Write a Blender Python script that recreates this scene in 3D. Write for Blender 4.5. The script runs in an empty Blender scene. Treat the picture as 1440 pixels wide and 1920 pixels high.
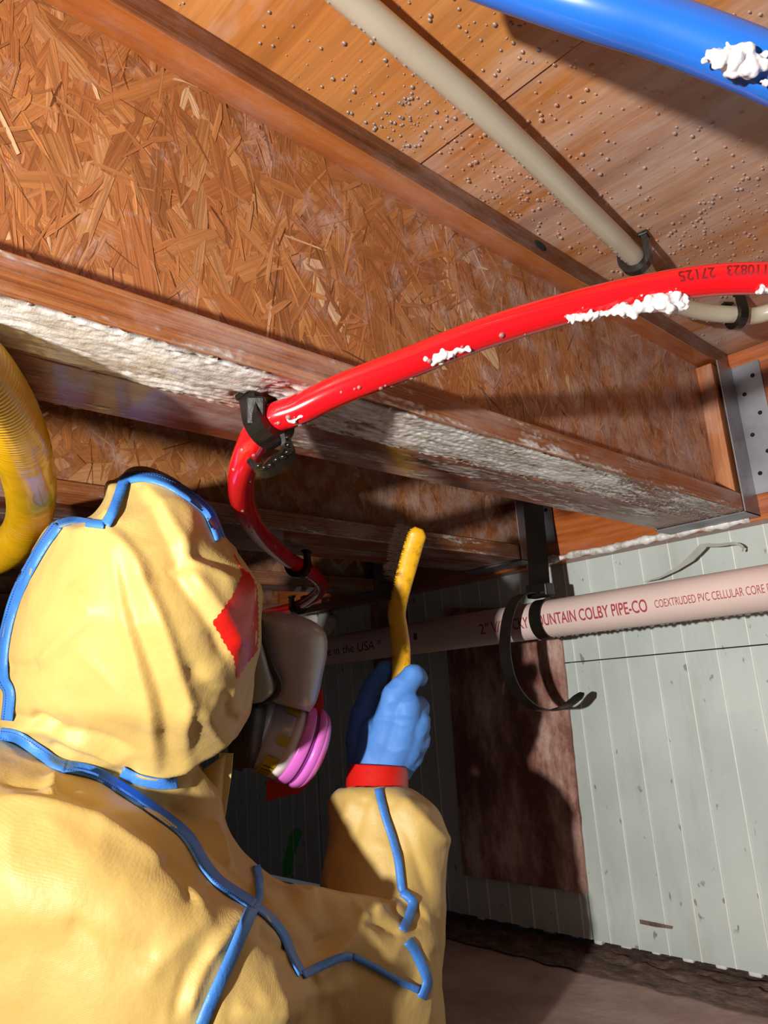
import bpy, bmesh, math, random
import numpy as np
from mathutils import Vector, Matrix, noise
from mathutils.bvhtree import BVHTree
random.seed(7); rng = np.random.default_rng(7)
scene = bpy.context.scene; COL = scene.collection

# ------------------------------------------------------------------ camera, world, light, exposure
F = 1400.0                                   # focal length in pixels of the 1440 x 1920 frame
RX = np.array([[0.6846, 0.7256, -0.0690], [-0.2199, 0.1154, -0.9687], [-0.6949, 0.6783, 0.2386]])
u_, s_, v_ = np.linalg.svd(RX); RX = u_ @ v_  # rows: camera right, down, forward in world axes
CAM = np.array([0.0, 0.0, 0.75])             # camera 0.75 m above the crawl space ground
cam = bpy.data.cameras.new('camera'); cam.sensor_fit = 'VERTICAL'; cam.sensor_height = 36.0
cam.lens = F / 1920 * 36.0; cam.clip_start = 0.01
co = bpy.data.objects.new('camera', cam); COL.objects.link(co)
M = Matrix.Identity(4)
for i in range(3):
    M[i][0] = RX[0, i]; M[i][1] = -RX[1, i]; M[i][2] = -RX[2, i]; M[i][3] = CAM[i]
co.matrix_world = M; scene.camera = co
w = bpy.data.worlds.new('world'); scene.world = w; w.use_nodes = True
w.node_tree.nodes['Background'].inputs[0].default_value = (0.55, 0.6, 0.7, 1)
w.node_tree.nodes['Background'].inputs[1].default_value = 0.085
RIGHT, DOWN, FWD = RX[0], RX[1], RX[2]
lamp = bpy.data.lights.new('work_lamp', 'SPOT'); lamp.energy = 118.0; lamp.shadow_soft_size = 0.018
lamp.spot_size = math.radians(102); lamp.spot_blend = 1.0
lamp.color = (1.0, 0.96, 0.91)
lo = bpy.data.objects.new('work_lamp', lamp); COL.objects.link(lo)
LP = CAM - RIGHT * 0.54 - DOWN * 0.06 - FWD * 0.35; lo.location = Vector(LP)
lo.rotation_euler = Vector(RX.T @ np.array([.66, -.07, .75])).to_track_quat('-Z', 'Y').to_euler()
vs = scene.view_settings; vs.view_transform = 'Standard'; vs.look = 'None'; vs.gamma = 1.0
vs.use_curve_mapping = False; vs.exposure = 0.0

# ------------------------------------------------------------------ helpers
def ray(u, v): return RX.T @ np.array([(u - 720) / F, (v - 960) / F, 1.0])
def P(u, v, d): return CAM + ray(u, v) * d
def atx(u, v, x): r = ray(u, v); return CAM + r * (x / r[0])
def aty(u, v, y): r = ray(u, v); return CAM + r * (y / r[1])
def atz(u, v, z): r = ray(u, v); return CAM + r * ((z - CAM[2]) / r[2])
def project(V):
    q = (np.asarray(V) - CAM) @ RX.T
    return np.stack([720 + F * q[:, 0] / q[:, 2], 960 + F * q[:, 1] / q[:, 2], q[:, 2]], 1)
def hx(c):
    c = [int(c[i:i + 2], 16) / 255 for i in (0, 2, 4)]
    return tuple((x / 12.92 if x <= .04045 else ((x + .055) / 1.055) ** 2.4) for x in c) + (1.0,)

def obj(name, verts, faces, mat, parent=None, smooth=False, **tags):
    me = bpy.data.meshes.new(name)
    me.from_pydata([tuple(map(float, v)) for v in verts], [], [tuple(f) for f in faces]); me.validate(); me.update()
    return link(name, me, mat, parent, smooth, **tags)
def link(name, me, mat, parent=None, smooth=False, **tags):
    o = bpy.data.objects.new(name, me); COL.objects.link(o)
    if mat is not None and len(me.materials) == 0: me.materials.append(mat)
    if smooth: me.polygons.foreach_set('use_smooth', [True] * len(me.polygons))
    if parent is not None:
        o.parent = parent; o.matrix_parent_inverse = Matrix.Translation(-parent.location)
    for k, v in tags.items(): o[k] = v
    return o
def thing(name, label, cat, loc, group=None, kind=None):
    o = bpy.data.objects.new(name, None); COL.objects.link(o); o.location = Vector([float(a) for a in loc])
    o.empty_display_size = 0.03
    if kind: o['kind'] = kind
    o['label'] = label; o['category'] = cat
    if group: o['group'] = group
    return o
def struct(name, loc, label=None):
    o = bpy.data.objects.new(name, None); COL.objects.link(o); o.location = Vector([float(a) for a in loc]); o['kind'] = 'structure'
    if label: o['label'] = label
    return o

class MB:
    def __init__(s): s.v = []; s.f = []
    def add(s, v, f):
        n = len(s.v); s.v += [tuple(map(float, p)) for p in v]; s.f += [tuple(i + n for i in q) for q in f]; return s
    def box(s, a, b):
        (x0, y0, z0), (x1, y1, z1) = a, b
        return s.add([(x0, y0, z0), (x1, y0, z0), (x1, y1, z0), (x0, y1, z0), (x0, y0, z1), (x1, y0, z1), (x1, y1, z1), (x0, y1, z1)],
                     [(0, 3, 2, 1), (4, 5, 6, 7), (0, 1, 5, 4), (1, 2, 6, 5), (2, 3, 7, 6), (3, 0, 4, 7)])
    def build(s, name, mat, parent=None, smooth=False, bevel=0, **t):
        o = obj(name, s.v, s.f, mat, parent, smooth, **t)
        if bevel:
            bm = bmesh.new(); bm.from_mesh(o.data)
            bmesh.ops.bevel(bm, geom=bm.edges[:], offset=bevel, segments=2, affect='EDGES', profile=.5, clamp_overlap=True)
            bm.to_mesh(o.data); bm.free()
        return o

def spline(pts, n=12):
    """Catmull-Rom through the points"""
    pts = [np.asarray(p, float) for p in pts]; out = []
    for i in range(len(pts) - 1):
        p0 = pts[max(i - 1, 0)]; p1 = pts[i]; p2 = pts[i + 1]; p3 = pts[min(i + 2, len(pts) - 1)]
        for k in range(n):
            t = k / n
            out.append(.5 * ((2 * p1) + (-p0 + p2) * t + (2 * p0 - 5 * p1 + 4 * p2 - p3) * t * t + (-p0 + 3 * p1 - 3 * p2 + p3) * t ** 3))
    out.append(pts[-1]); return np.array(out)
def frames(pts):
    T = np.gradient(pts, axis=0); T /= np.linalg.norm(T, axis=1)[:, None]
    n = np.cross(T[0], [0.13, 0.2, 1.0]); n /= np.linalg.norm(n); N = [n]
    for i in range(1, len(pts)):
        n = N[-1] - T[i] * (N[-1] @ T[i]); N.append(n / np.linalg.norm(n))
    N = np.array(N); return T, N, np.cross(T, N)
def tube(pts, rad, seg=20, cap=True):
    pts = np.asarray(pts, float); T, N, B = frames(pts); n = len(pts)
    rad = np.broadcast_to(np.asarray(rad, float), (n,))
    a = np.linspace(0, 2 * np.pi, seg, endpoint=False)
    V = pts[:, None] + rad[:, None, None] * (np.cos(a)[None, :, None] * N[:, None] + np.sin(a)[None, :, None] * B[:, None])
    V = V.reshape(-1, 3); Fc = []
    for i in range(n - 1):
        for k in range(seg):
            k2 = (k + 1) % seg; Fc.append((i * seg + k, i * seg + k2, (i + 1) * seg + k2, (i + 1) * seg + k))
    if cap: Fc.append(tuple(range(seg - 1, -1, -1))); Fc.append(tuple((n - 1) * seg + k for k in range(seg)))
    return V, Fc
def loft(rings, cap=True):
    seg = len(rings[0]); V = np.concatenate([np.asarray(r) for r in rings]); Fc = []
    for i in range(len(rings) - 1):
        for k in range(seg):
            k2 = (k + 1) % seg; Fc.append((i * seg + k, i * seg + k2, (i + 1) * seg + k2, (i + 1) * seg + k))
    if cap: Fc.append(tuple(range(seg - 1, -1, -1))); Fc.append(tuple((len(rings) - 1) * seg + k for k in range(seg)))
    return V, Fc
def px_loft(rows, seg=40, sub=4, e=1.0):
    """rows: (u1,v1,u2,v2, depth, half depth): each a closed oval section between two outline points, real depth behind it"""
    rows = spline([np.array(r, float) for r in rows], sub); rings = []
    a = np.linspace(0, 2 * np.pi, seg, endpoint=False)
    ca = np.sign(np.cos(a)) * np.abs(np.cos(a)) ** e; sa = np.sign(np.sin(a)) * np.abs(np.sin(a)) ** e
    for u1, v1, u2, v2, d, hd in rows:
        uc, vc, du, dv = (u1 + u2) / 2, (v1 + v2) / 2, (u2 - u1) / 2, (v2 - v1) / 2
        rings.append([P(uc + du * c, vc + dv * c, d - hd * s) for c, s in zip(ca, sa)])
    return loft(rings)
def sphere(c, r, sx=1, sy=1, sz=1, seg=14, rings=9):
    V = []; Fc = []; c = np.asarray(c, float)
    for i in range(rings + 1):
        th = math.pi * i / rings
        for k in range(seg):
            ph = 2 * math.pi * k / seg
            V.append(c + r * np.array([sx * math.sin(th) * math.cos(ph), sy * math.sin(th) * math.sin(ph), sz * math.cos(th)]))
    for i in range(rings):
        for k in range(seg):
            k2 = (k + 1) % seg; Fc.append((i * seg + k, (i + 1) * seg + k, (i + 1) * seg + k2, i * seg + k2))
    return V, Fc
def capsule(a, b, ra, rb, mb, seg=16):
    a = np.asarray(a, float); b = np.asarray(b, float); d = b - a; L = np.linalg.norm(d); d = d / L
    n = np.cross(d, [0.3, 0.5, 0.8]); n /= np.linalg.norm(n); bt = np.cross(d, n); rings = []
    for th in np.linspace(-math.pi / 2 + .05, 0, 5): rings.append((a + d * ra * math.sin(th), ra * math.cos(th)))
    for th in np.linspace(0, math.pi / 2 - .05, 5): rings.append((b + d * rb * math.sin(th), rb * math.cos(th)))
    R = [[c + r * (math.cos(t) * n + math.sin(t) * bt) for t in np.linspace(0, 2 * math.pi, seg, endpoint=False)] for c, r in rings]
    mb.add(*loft(R))
def remesh(mb, voxel, smooth_it=4, factor=.5):
    me = bpy.data.meshes.new('tmp'); me.from_pydata(mb.v, [], mb.f)
    bm = bmesh.new(); bm.from_mesh(me); bmesh.ops.recalc_face_normals(bm, faces=bm.faces[:]); bm.to_mesh(me); bm.free()
    o = bpy.data.objects.new('tmp', me); COL.objects.link(o)
    m = o.modifiers.new('r', 'REMESH'); m.mode = 'VOXEL'; m.voxel_size = voxel
    if smooth_it:
        m2 = o.modifiers.new('s', 'SMOOTH'); m2.iterations = smooth_it; m2.factor = factor
    dg = bpy.context.evaluated_depsgraph_get(); ev = o.evaluated_get(dg); res = bpy.data.meshes.new_from_object(ev)
    bpy.data.objects.remove(o); bpy.data.meshes.remove(me); return res
def mesh_np(me):
    n = len(me.vertices); V = np.empty(n * 3); me.vertices.foreach_get('co', V)
    N = np.empty(n * 3); me.vertices.foreach_get('normal', N); return V.reshape(-1, 3), N.reshape(-1, 3)
def set_np(me, V): me.vertices.foreach_set('co', np.ascontiguousarray(V, float).ravel()); me.update()
def bvh_of(me): return BVHTree.FromPolygons([v.co[:] for v in me.vertices], [p.vertices[:] for p in me.polygons])
def poly_dist(U, pts):
    """signed distance (px) of points U (n,2) to a polyline; sign tells the side; s = arc position 0..1"""
    pts = np.asarray(pts, float); best = np.full(len(U), 1e9); sg = np.zeros(len(U)); sp = np.zeros(len(U)); m = len(pts) - 1
    for i in range(m):
        a, b = pts[i], pts[i + 1]; d = b - a; L2 = d @ d
        t = np.clip(((U - a) @ d) / L2, 0, 1); q = a + t[:, None] * d; dd = np.hypot(*(U - q).T)
        c = d[0] * (U[:, 1] - a[1]) - d[1] * (U[:, 0] - a[0]); k = dd < best
        best[k] = dd[k]; sg[k] = np.sign(c[k]); sp[k] = (i + t[k]) / m
    return best * sg, sp
def fbm(p, o=4):
    return noise.fractal(Vector(p), 1.0, 2.0, o)

# ------------------------------------------------------------------ materials
def mat(name): 
    m = bpy.data.materials.new(name); m.use_nodes = True; nt = m.node_tree; return m, nt, nt.nodes['Principled BSDF']
def nd(nt, t, **kw):
    n = nt.nodes.new(t)
    for k, v in kw.items():
        if k in n.inputs.keys() if hasattr(n.inputs, 'keys') else False: n.inputs[k].default_value = v
        else: setattr(n, k, v)
    return n
def ramp(nt, src, stops):
    r = nt.nodes.new('ShaderNodeValToRGB'); e = r.color_ramp.elements
    while len(e) < len(stops): e.new(.5)
    for i, (p, c) in enumerate(stops): e[i].position = p; e[i].color = c
    nt.links.new(src, r.inputs[0]); return r.outputs[0]
def mixc(nt, fac, a, b, mode='MIX'):
    m = nt.nodes.new('ShaderNodeMix'); m.data_type = 'RGBA'; m.blend_type = mode
    for i, x in ((0, fac), (6, a), (7, b)):
        if hasattr(x, 'is_linked'): nt.links.new(x, m.inputs[i])
        else: m.inputs[i].default_value = x
    return m.outputs[2]
def coords(nt, scale, kind='Object', attr=None, rot=(0, 0, 0)):
    t = nt.nodes.new('ShaderNodeTexCoord'); mp = nt.nodes.new('ShaderNodeMapping'); mp.inputs['Scale'].default_value = scale
    mp.inputs['Rotation'].default_value = rot
    if attr:
        a = nt.nodes.new('ShaderNodeAttribute'); a.attribute_name = attr; nt.links.new(a.outputs['Vector'], mp.inputs[0])
    else: nt.links.new(t.outputs[kind], mp.inputs[0])
    return mp.outputs[0]
def noisen(nt, vec, scale, detail=4, rough=.55, dist=0):
    n = nt.nodes.new('ShaderNodeTexNoise'); n.inputs['Scale'].default_value = scale; n.inputs['Detail'].default_value = detail
    n.inputs['Roughness'].default_value = rough; n.inputs['Distortion'].default_value = dist; nt.links.new(vec, n.inputs[0]); return n.outputs[0]
def bump(nt, bs, h, strength=.3, dist=.002, prev=None):
    b = nt.nodes.new('ShaderNodeBump'); b.inputs['Strength'].default_value = strength; b.inputs['Distance'].default_value = dist
    nt.links.new(h, b.inputs['Height'])
    if prev: nt.links.new(prev, b.inputs['Normal'])
    nt.links.new(b.outputs[0], bs.inputs['Normal']); return b.outputs[0]
def plain(name, c, rough=.5, metal=0, spec=.5, var=.0, vs=30, bmp=0, bs=200, **kw):
    m, nt, b = mat(name); b.inputs['Base Color'].default_value = c; b.inputs['Roughness'].default_value = rough
    b.inputs['Metallic'].default_value = metal; b.inputs['Specular IOR Level'].default_value = spec
    co_ = coords(nt, (1, 1, 1))
    if var:
        d = tuple(x * (1 - var) for x in c[:3]) + (1,); l = tuple(min(1, x * (1 + var)) for x in c[:3]) + (1,)
        nt.links.new(ramp(nt, noisen(nt, co_, vs, 5), [(.3, d), (.7, l)]), b.inputs['Base Color'])
    if bmp: bump(nt, b, noisen(nt, co_, bs, 3), bmp, .002)
    for k, v in kw.items(): b.inputs[k.replace('_', ' ')].default_value = v
    return m
def wood(name, dark, mid, light, stretch, scale=9, soap=0.0, rough=.42, lines=0.5, soapscale=22, bmp=.35):
    """stretch: mapping scale, small along the grain"""
    m, nt, b = mat(name); v = coords(nt, stretch)
    n1 = noisen(nt, v, scale, 6, .6, .6); n2 = noisen(nt, v, scale * 7, 3, .6)
    c = ramp(nt, n1, [(.28, dark), (.5, mid), (.72, light)])
    c = mixc(nt, lines, c, ramp(nt, n2, [(.3, (.25, .2, .16, 1)), (.6, (1, 1, 1, 1))]), 'MULTIPLY')
    big = noisen(nt, coords(nt, (1, 1, 1)), 5, 3)
    c = mixc(nt, .35, c, ramp(nt, big, [(.3, (.55, .45, .4, 1)), (.7, (1, 1, 1, 1))]), 'MULTIPLY')
    if soap:
        s = noisen(nt, coords(nt, tuple(max(q, .35) for q in stretch)), soapscale, 6, .68)
        f = ramp(nt, s, [(.46, (0, 0, 0, 1)), (.74, (soap,) * 3 + (1,))])
        c = mixc(nt, f, c, (.72, .66, .64, 1))
        bump(nt, b, s, .5, .003, bump(nt, b, n2, bmp, .0015))
    else: bump(nt, b, n2, bmp, .0015)
    nt.links.new(c, b.inputs['Base Color']); b.inputs['Roughness'].default_value = rough
    b.inputs['Coat Weight'].default_value = .25; b.inputs['Coat Roughness'].default_value = .12
    return m

MT = {}
MT['flange'] = wood('flange_wood', hx('7a3f22'), hx('a9602f'), hx('c5824a'), (1, .03, 1), 24, soap=.3, lines=.7)
MT['flange_top'] = wood('top_flange_wood', hx('86431d'), hx('a8602f'), hx('bd7a3e'), (1, .03, 1), 16, soap=.15, lines=.35, rough=.3)
MT['flange_far'] = wood('wet_flange_wood', hx('6a3420'), hx('94502b'), hx('b87c55'), (1, .03, 1), 22, soap=.5, lines=.5)
MT['web'] = wood('web_board', hx('7c4420'), hx('a4632f'), hx('c08a4c'), (1, 1, 1), 30, lines=.2)
MT['ledger'] = wood('ledger_wood', hx('8a3d14'), hx('b35a20'), hx('cd7a38'), (.05, 1, 1), 22, soap=.12, lines=.5)
MT['ply'] = wood('plywood', hx('9c5a28'), hx('c07b3e'), hx('d3965a'), (.06, 1, 1), 9, soap=.8, lines=.25, rough=.36, soapscale=5, bmp=.6)
MT['block'] = wood('stiffener_wood', hx('8d4a26'), hx('b5703f'), hx('d39a6c'), (1, 1, .05), 30, soap=.3)
# strands of the strand board web: tint and grain run along each strand
m, nt, b = mat('wood_strand'); at = nt.nodes.new('ShaderNodeAttribute'); at.attribute_name = 'tint'
g = noisen(nt, coords(nt, (9, 240, 1), attr='grain'), 1.0, 5, .65)
c = mixc(nt, .6, at.outputs['Color'], ramp(nt, g, [(.3, (.42, .32, .26, 1)), (.65, (1.08, 1.03, 1, 1))]), 'MULTIPLY')
sp = noisen(nt, coords(nt, (1, 1, 1)), 26, 6, .7)
gy = nt.nodes.new('ShaderNodeSeparateXYZ'); tc = nt.nodes.new('ShaderNodeTexCoord'); nt.links.new(tc.outputs['Object'], gy.inputs[0])
rg = nt.nodes.new('ShaderNodeMapRange'); rg.inputs[1].default_value = .2; rg.inputs[2].default_value = .8; rg.inputs[3].default_value = .10; rg.inputs[4].default_value = -.06
nt.links.new(gy.outputs[1], rg.inputs[0])
ad = nt.nodes.new('ShaderNodeMath'); ad.operation = 'SUBTRACT'; nt.links.new(sp, ad.inputs[0]); nt.links.new(rg.outputs[0], ad.inputs[1])
c = mixc(nt, ramp(nt, ad.outputs[0], [(.47, (0, 0, 0, 1)), (.72, (.6, .6, .6, 1))]), c, (.62, .49, .46, 1))
nt.links.new(c, b.inputs['Base Color']); b.inputs['Roughness'].default_value = .38
bump(nt, b, g, .7, .0012); b.inputs['Coat Weight'].default_value = .35; b.inputs['Coat Roughness'].default_value = .15
MT['strand'] = m
def foam_mat(name, col, tr=.0):
    m, nt, b = mat(name); v = coords(nt, (1, 1, 1)); n = noisen(nt, v, 500, 3)
    nt.links.new(ramp(nt, noisen(nt, coords(nt, (1, .25, 1)), 70, 5, .65), [(.36, tuple(x * k_ for x, k_ in zip(col[:3], (.55, .48, .4))) + (1,)), (.58, col)]), b.inputs['Base Color'])
    b.inputs['Roughness'].default_value = .28; bump(nt, b, n, .35, .001); b.inputs['Coat Weight'].default_value = .5
    b.inputs['Subsurface Weight'].default_value = .25; b.inputs['Subsurface Radius'].default_value = (.004, .003, .0025); b.inputs['Subsurface Scale'].default_value = .6
    cv = nt.nodes.new('ShaderNodeAttribute'); cv.attribute_name = 'cover'; nt.links.new(ramp(nt, cv.outputs['Fac'], [(0, (0, 0, 0, 1)), (1, (1, 1, 1, 1))]), b.inputs['Alpha']) if tr else None
    return m
MT['foam'] = foam_mat('soap_foam', (.86, .84, .82, 1)); MT['foam_film'] = foam_mat('soap_foam_film', (.84, .81, .78, 1), 1); MT['foam_thin'] = foam_mat('thin_soap_foam', (.66, .58, .53, 1), 1)
m, nt, b = mat('soap_bubble'); tr = nt.nodes.new('ShaderNodeBsdfTransparent'); gs = nt.nodes.new('ShaderNodeBsdfGlossy'); gs.inputs['Roughness'].default_value = .12; gs.inputs[0].default_value = (.9, .88, .86, 1)
df = nt.nodes.new('ShaderNodeBsdfDiffuse'); df.inputs[0].default_value = (.95, .93, .92, 1); m1 = nt.nodes.new('ShaderNodeMixShader'); m1.inputs[0].default_value = .8; nt.links.new(gs.outputs[0], m1.inputs[1]); nt.links.new(df.outputs[0], m1.inputs[2])
fr = nt.nodes.new('ShaderNodeFresnel'); fr.inputs[0].default_value = 2.3; m2 = nt.nodes.new('ShaderNodeMixShader'); nt.links.new(fr.outputs[0], m2.inputs[0]); nt.links.new(tr.outputs[0], m2.inputs[1]); nt.links.new(m1.outputs[0], m2.inputs[2])
nt.links.new(m2.outputs[0], nt.nodes['Material Output'].inputs[0]); MT['drop'] = m
m, nt, b = mat('wet_froth'); v = coords(nt, (1, 1, 1)); vo = nt.nodes.new('ShaderNodeTexVoronoi'); vo.inputs['Scale'].default_value = 420; nt.links.new(v, vo.inputs[0])
b.inputs['Base Color'].default_value = (.93, .9, .9, 1); b.inputs['Roughness'].default_value = .32; b.inputs['Transmission Weight'].default_value = .3; b.inputs['IOR'].default_value = 1.12
bump(nt, b, vo.outputs[0], .3, .001); b.inputs['Coat Weight'].default_value = .6; MT['froth'] = m
def pex(name, c, tr=0, rough=.18):
    return plain(name, c, rough, var=.08, vs=14, Coat_Weight=.5, Transmission_Weight=tr)
MT['red'] = pex('red_pipe_plastic', hx('d3141c')); MT['blue'] = pex('blue_pipe_plastic', hx('1f62bd'), rough=.3)
MT['clear'] = pex('milky_pipe_plastic', hx('c6bca6'), .12, .25)
MT['black'] = plain('black_plastic', hx('17130f'), .28, var=.3, bmp=.1)
MT['pvc'] = plain('pvc_plastic', hx('dcc4bc'), .4, var=.05, vs=8, bmp=.05)
MT['ink_red'] = plain('maroon_ink', hx('a3404a'), .5); MT['ink_dark'] = plain('dark_red_ink', hx('6a0a10'), .5); MT['ink_black'] = plain('black_ink', hx('2a1518'), .5)
MT['metal'] = plain('galvanized_steel', hx('8f9096'), .42, .75, var=.25, vs=18, bmp=.1, bs=60)
MT['hole'] = plain('dark_hole', hx('120d0b'), .9)
# yellow coated hose
m, nt, b = mat('yellow_hose_coating'); v = coords(nt, (1, 1, 1))
nt.links.new(ramp(nt, noisen(nt, v, 16, 5, .7), [(.3, hx('c99a10')), (.55, hx('e0ab14')), (.78, hx('d9b568'))]), b.inputs['Base Color'])
b.inputs['Roughness'].default_value = .3; b.inputs['Coat Weight'].default_value = .4; MT['hose'] = m
# foam wall board, pale grey green, specks and grey scuffs
m, nt, b = mat('pale_foam_board'); v = coords(nt, (1, 1, 1))
c = ramp(nt, noisen(nt, v, 6, 4), [(.3, hx('b3bdb7')), (.7, hx('c8d0ca'))])
c = mixc(nt, ramp(nt, noisen(nt, coords(nt, (1, 1, .5)), 75, 3, .5), [(.67, (0, 0, 0, 1)), (.72, (.75, .75, .75, 1))]), c, hx('6f7068'))
c = mixc(nt, ramp(nt, noisen(nt, coords(nt, (1, 1, .22)), 9, 6, .75), [(.52, (0, 0, 0, 1)), (.76, (.6, .6, .6, 1))]), c, hx('a3a399'))
nt.links.new(c, b.inputs['Base Color']); b.inputs['Roughness'].default_value = .5
bump(nt, b, noisen(nt, coords(nt, (1, 1, .4)), 40, 4), .15, .004); MT['board'] = m
MT['edge_and_lit_rib'] = plain('foam_edge_and_lit_rib', hx('dfe3de'), .6, var=.08)  # white of the drainage ribs; on the face ribs, light put into the colour
# brown hardboard with pale water marks
m, nt, b = mat('brown_hardboard'); v = coords(nt, (1, 1, .45))
c = ramp(nt, noisen(nt, v, 12, 6, .7), [(.30, hx('6b4034')), (.46, hx('84564a')), (.56, hx('b08a7c')), (.68, hx('d8c0b5'))])
nt.links.new(c, b.inputs['Base Color']); b.inputs['Roughness'].default_value = .55; bump(nt, b, noisen(nt, v, 120, 3), .2, .002); MT['hardboard'] = m
m, nt, b = mat('old_concrete'); v = coords(nt, (1, 1, 1))
c = ramp(nt, noisen(nt, v, 7, 6, .6), [(.3, hx('8a6e64')), (.5, hx('a98d82')), (.7, hx('c0a69b'))])
nt.links.new(c, b.inputs['Base Color']); b.inputs['Roughness'].default_value = .8; bump(nt, b, noisen(nt, v, 60, 5), .4, .004); MT['concrete'] = m
m, nt, b = mat('crumbled_dirt'); v = coords(nt, (1, 2, 1))
c = ramp(nt, noisen(nt, v, 34, 7, .7), [(.32, hx('43332b')), (.5, hx('6e564a')), (.68, hx('957c70'))])
nt.links.new(c, b.inputs['Base Color']); b.inputs['Roughness'].default_value = .85; bump(nt, b, noisen(nt, v, 90, 6, .7), .8, .006); MT['dirt'] = m
# coverall fabric with a fine twill emboss
m, nt, b = mat('yellow_coverall_fabric'); v = coords(nt, (1, 1, 1))
c = ramp(nt, noisen(nt, v, 9, 4), [(.3, hx('c8a65a')), (.7, hx('d3b46a'))])
c = mixc(nt, ramp(nt, noisen(nt, v, 48, 5, .75), [(.70, (0, 0, 0, 1)), (.8, (.4, .4, .4, 1))]), c, hx('8d6a2c'))
nt.links.new(c, b.inputs['Base Color']); b.inputs['Roughness'].default_value = .5; b.inputs['Sheen Weight'].default_value = .1
wv = nt.nodes.new('ShaderNodeTexWave'); wv.inputs['Scale'].default_value = 330; wv.inputs['Distortion'].default_value = .3
nt.links.new(coords(nt, (1, 1, 1), rot=(.4, .7, .5)), wv.inputs[0])
bump(nt, b, noisen(nt, v, 38, 5, .6), .22, .006, bump(nt, b, wv.outputs[1], .10, .0004)); MT['suit'] = m
MT['suit_pale'] = plain('pale_zip_flap', hx('dccb86'), .55, var=.06)
MT['piping'] = plain('blue_binding_tape', hx('4587dd'), .45, var=.12, vs=60, bmp=.25, bs=300)
MT['stitch'] = plain('dark_blue_thread', hx('1d3f86'), .7)
MT['tape'] = plain('red_duct_tape', hx('cf1f16'), .33, var=.12, vs=25, bmp=.25, bs=120)
MT['glove'] = plain('blue_nitrile', hx('5388d2'), .55, var=.06, vs=20, bmp=.2, bs=90, spec=.3)
MT['lens'] = plain('smoky_clear_film', hx('bdb4b2'), .34, var=.10, vs=14, Transmission_Weight=.12, Coat_Weight=.25)
MT['lens2'] = plain('grey_visor', hx('a9adad'), .3, Transmission_Weight=.2, Coat_Weight=.3)
MT['rubber'] = plain('dark_rubber', hx('2a2522'), .5, var=.2)
MT['cart'] = plain('grey_cartridge', hx('cfcbd2'), .22, var=.08, vs=20, Coat_Weight=.6)
MT['cart_white'] = plain('white_label', hx('e6dcd6'), .4); MT['sticker'] = plain('yellow_label', hx('b89c18'), .35, var=.1)
MT['magenta'] = plain('magenta_filter', hx('e070d0'), .3, Coat_Weight=.4); MT['magenta_dark'] = plain('magenta_groove', hx('7d3580'), .4)
m, nt, b = mat('yellow_brush_handle'); v = coords(nt, (1, 1, 1))
c = ramp(nt, noisen(nt, v, 55, 5, .7), [(.32, hx('8a6a14')), (.45, hx('e0a514')), (.8, hx('f2bd22'))])
nt.links.new(c, b.inputs['Base Color']); b.inputs['Roughness'].default_value = .4; bump(nt, b, noisen(nt, v, 120, 4), .3, .002); MT['handle'] = m
MT['wire'] = plain('dark_steel_wire', hx('4a3a30'), .45, .6); MT['film'] = plain('torn_grey_film', hx('a5a69c'), .45, var=.12, vs=40)
MT['green'] = plain('green_paint', hx('3fc45a'), .6); MT['sprayfoam'] = plain('white_spray_foam', hx('dcdad2'), .7, var=.1, bmp=.5, bs=60)

# ------------------------------------------------------------------ the setting
ZB = CAM[2] + 0.22            # underside of the joists
ZS = CAM[2] + 0.477           # underside of the subfloor
YL = 1.146; YW = 1.185        # face of the ledger, face of the foam boards
ZW = CAM[2] - 0.42            # foot of the foam boards
# ground
N_ = 40; V = []; Fc = []
for i in range(N_ + 1):
    for j in range(N_ + 1):
        x = -2.6 + 3.4 * i / N_; y = -0.9 + 2.2 * j / N_; V.append((x, y, .012 * fbm((x * 4, y * 4, 0))- .004))
for i in range(N_):
    for j in range(N_): a = i * (N_ + 1) + j; Fc.append((a, a + N_ + 1, a + N_ + 2, a + 1))
obj('floor', V, Fc, MT['dirt'], None, True, kind='structure', label='bare dirt ground of the crawl space')
# subfloor: plywood sheets meeting at a tight joint
ceil = struct('ceiling', (-.9, .3, ZS), 'plywood subfloor overhead')
for (x0, x1, y0, y1, dz) in ((-2.6, .8, -.9, .4584, 0), (-2.6, .8, .4598, 1.33, .0012)):
    MB().box((x0, y0, ZS + dz), (x1, y1, ZS + .019)).build('plywood_sheet', MT['ply'], ceil, bevel=.0006)
# ledger / rim board
led = struct('trim_1', (-.9, YL, CAM[2] + .212), 'orange rim board behind the joist ends')
MB().box((-2.6, YL, CAM[2] + .212), (.8, YL + .038, ZS - .001)).build('rim_board', MT['ledger'], led, bevel=.001)
# wall of grooved foam boards
wall = struct('wall_front', (-.9, YW, ZW), 'pale grooved foam boards on the foundation wall')
def foam_board(x0, x1, z0, z1, gx, name='foam_board'):
    """a board whose face carries narrow raised-lip grooves at the x positions gx"""
    prof = [(x0, YW)]
    for g in gx:
        if x0 + .004 < g < x1 - .004:
            prof += [(g - .0012, YW)]
    prof += [(x1, YW), (x1, YW + .05), (x0, YW + .05)]
    n = len(prof); V = [(x, y, z0) for x, y in prof] + [(x, y, z1) for x, y in prof]
    Fc = [(i, (i + 1) % n, n + (i + 1) % n, n + i) for i in range(n)] + [tuple(range(n - 1, -1, -1)), tuple(range(n, 2 * n))]
    o = obj(name, V, Fc, MT['board'], wall)
    for g in gx:
        if x0 + .004 < g < x1 - .004 and g < .1: MB().box((g - .0011, YW - .0016, z0), (g + .0011, YW + .001, z1)).build('lit_rib', MT['edge_and_lit_rib'], o)  # ribs paler than the board: the light they catch is painted in
    return o
gx = [-.752 + .0508 * k for k in range(-40, 26)]
zs = CAM[2] + .035
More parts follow.
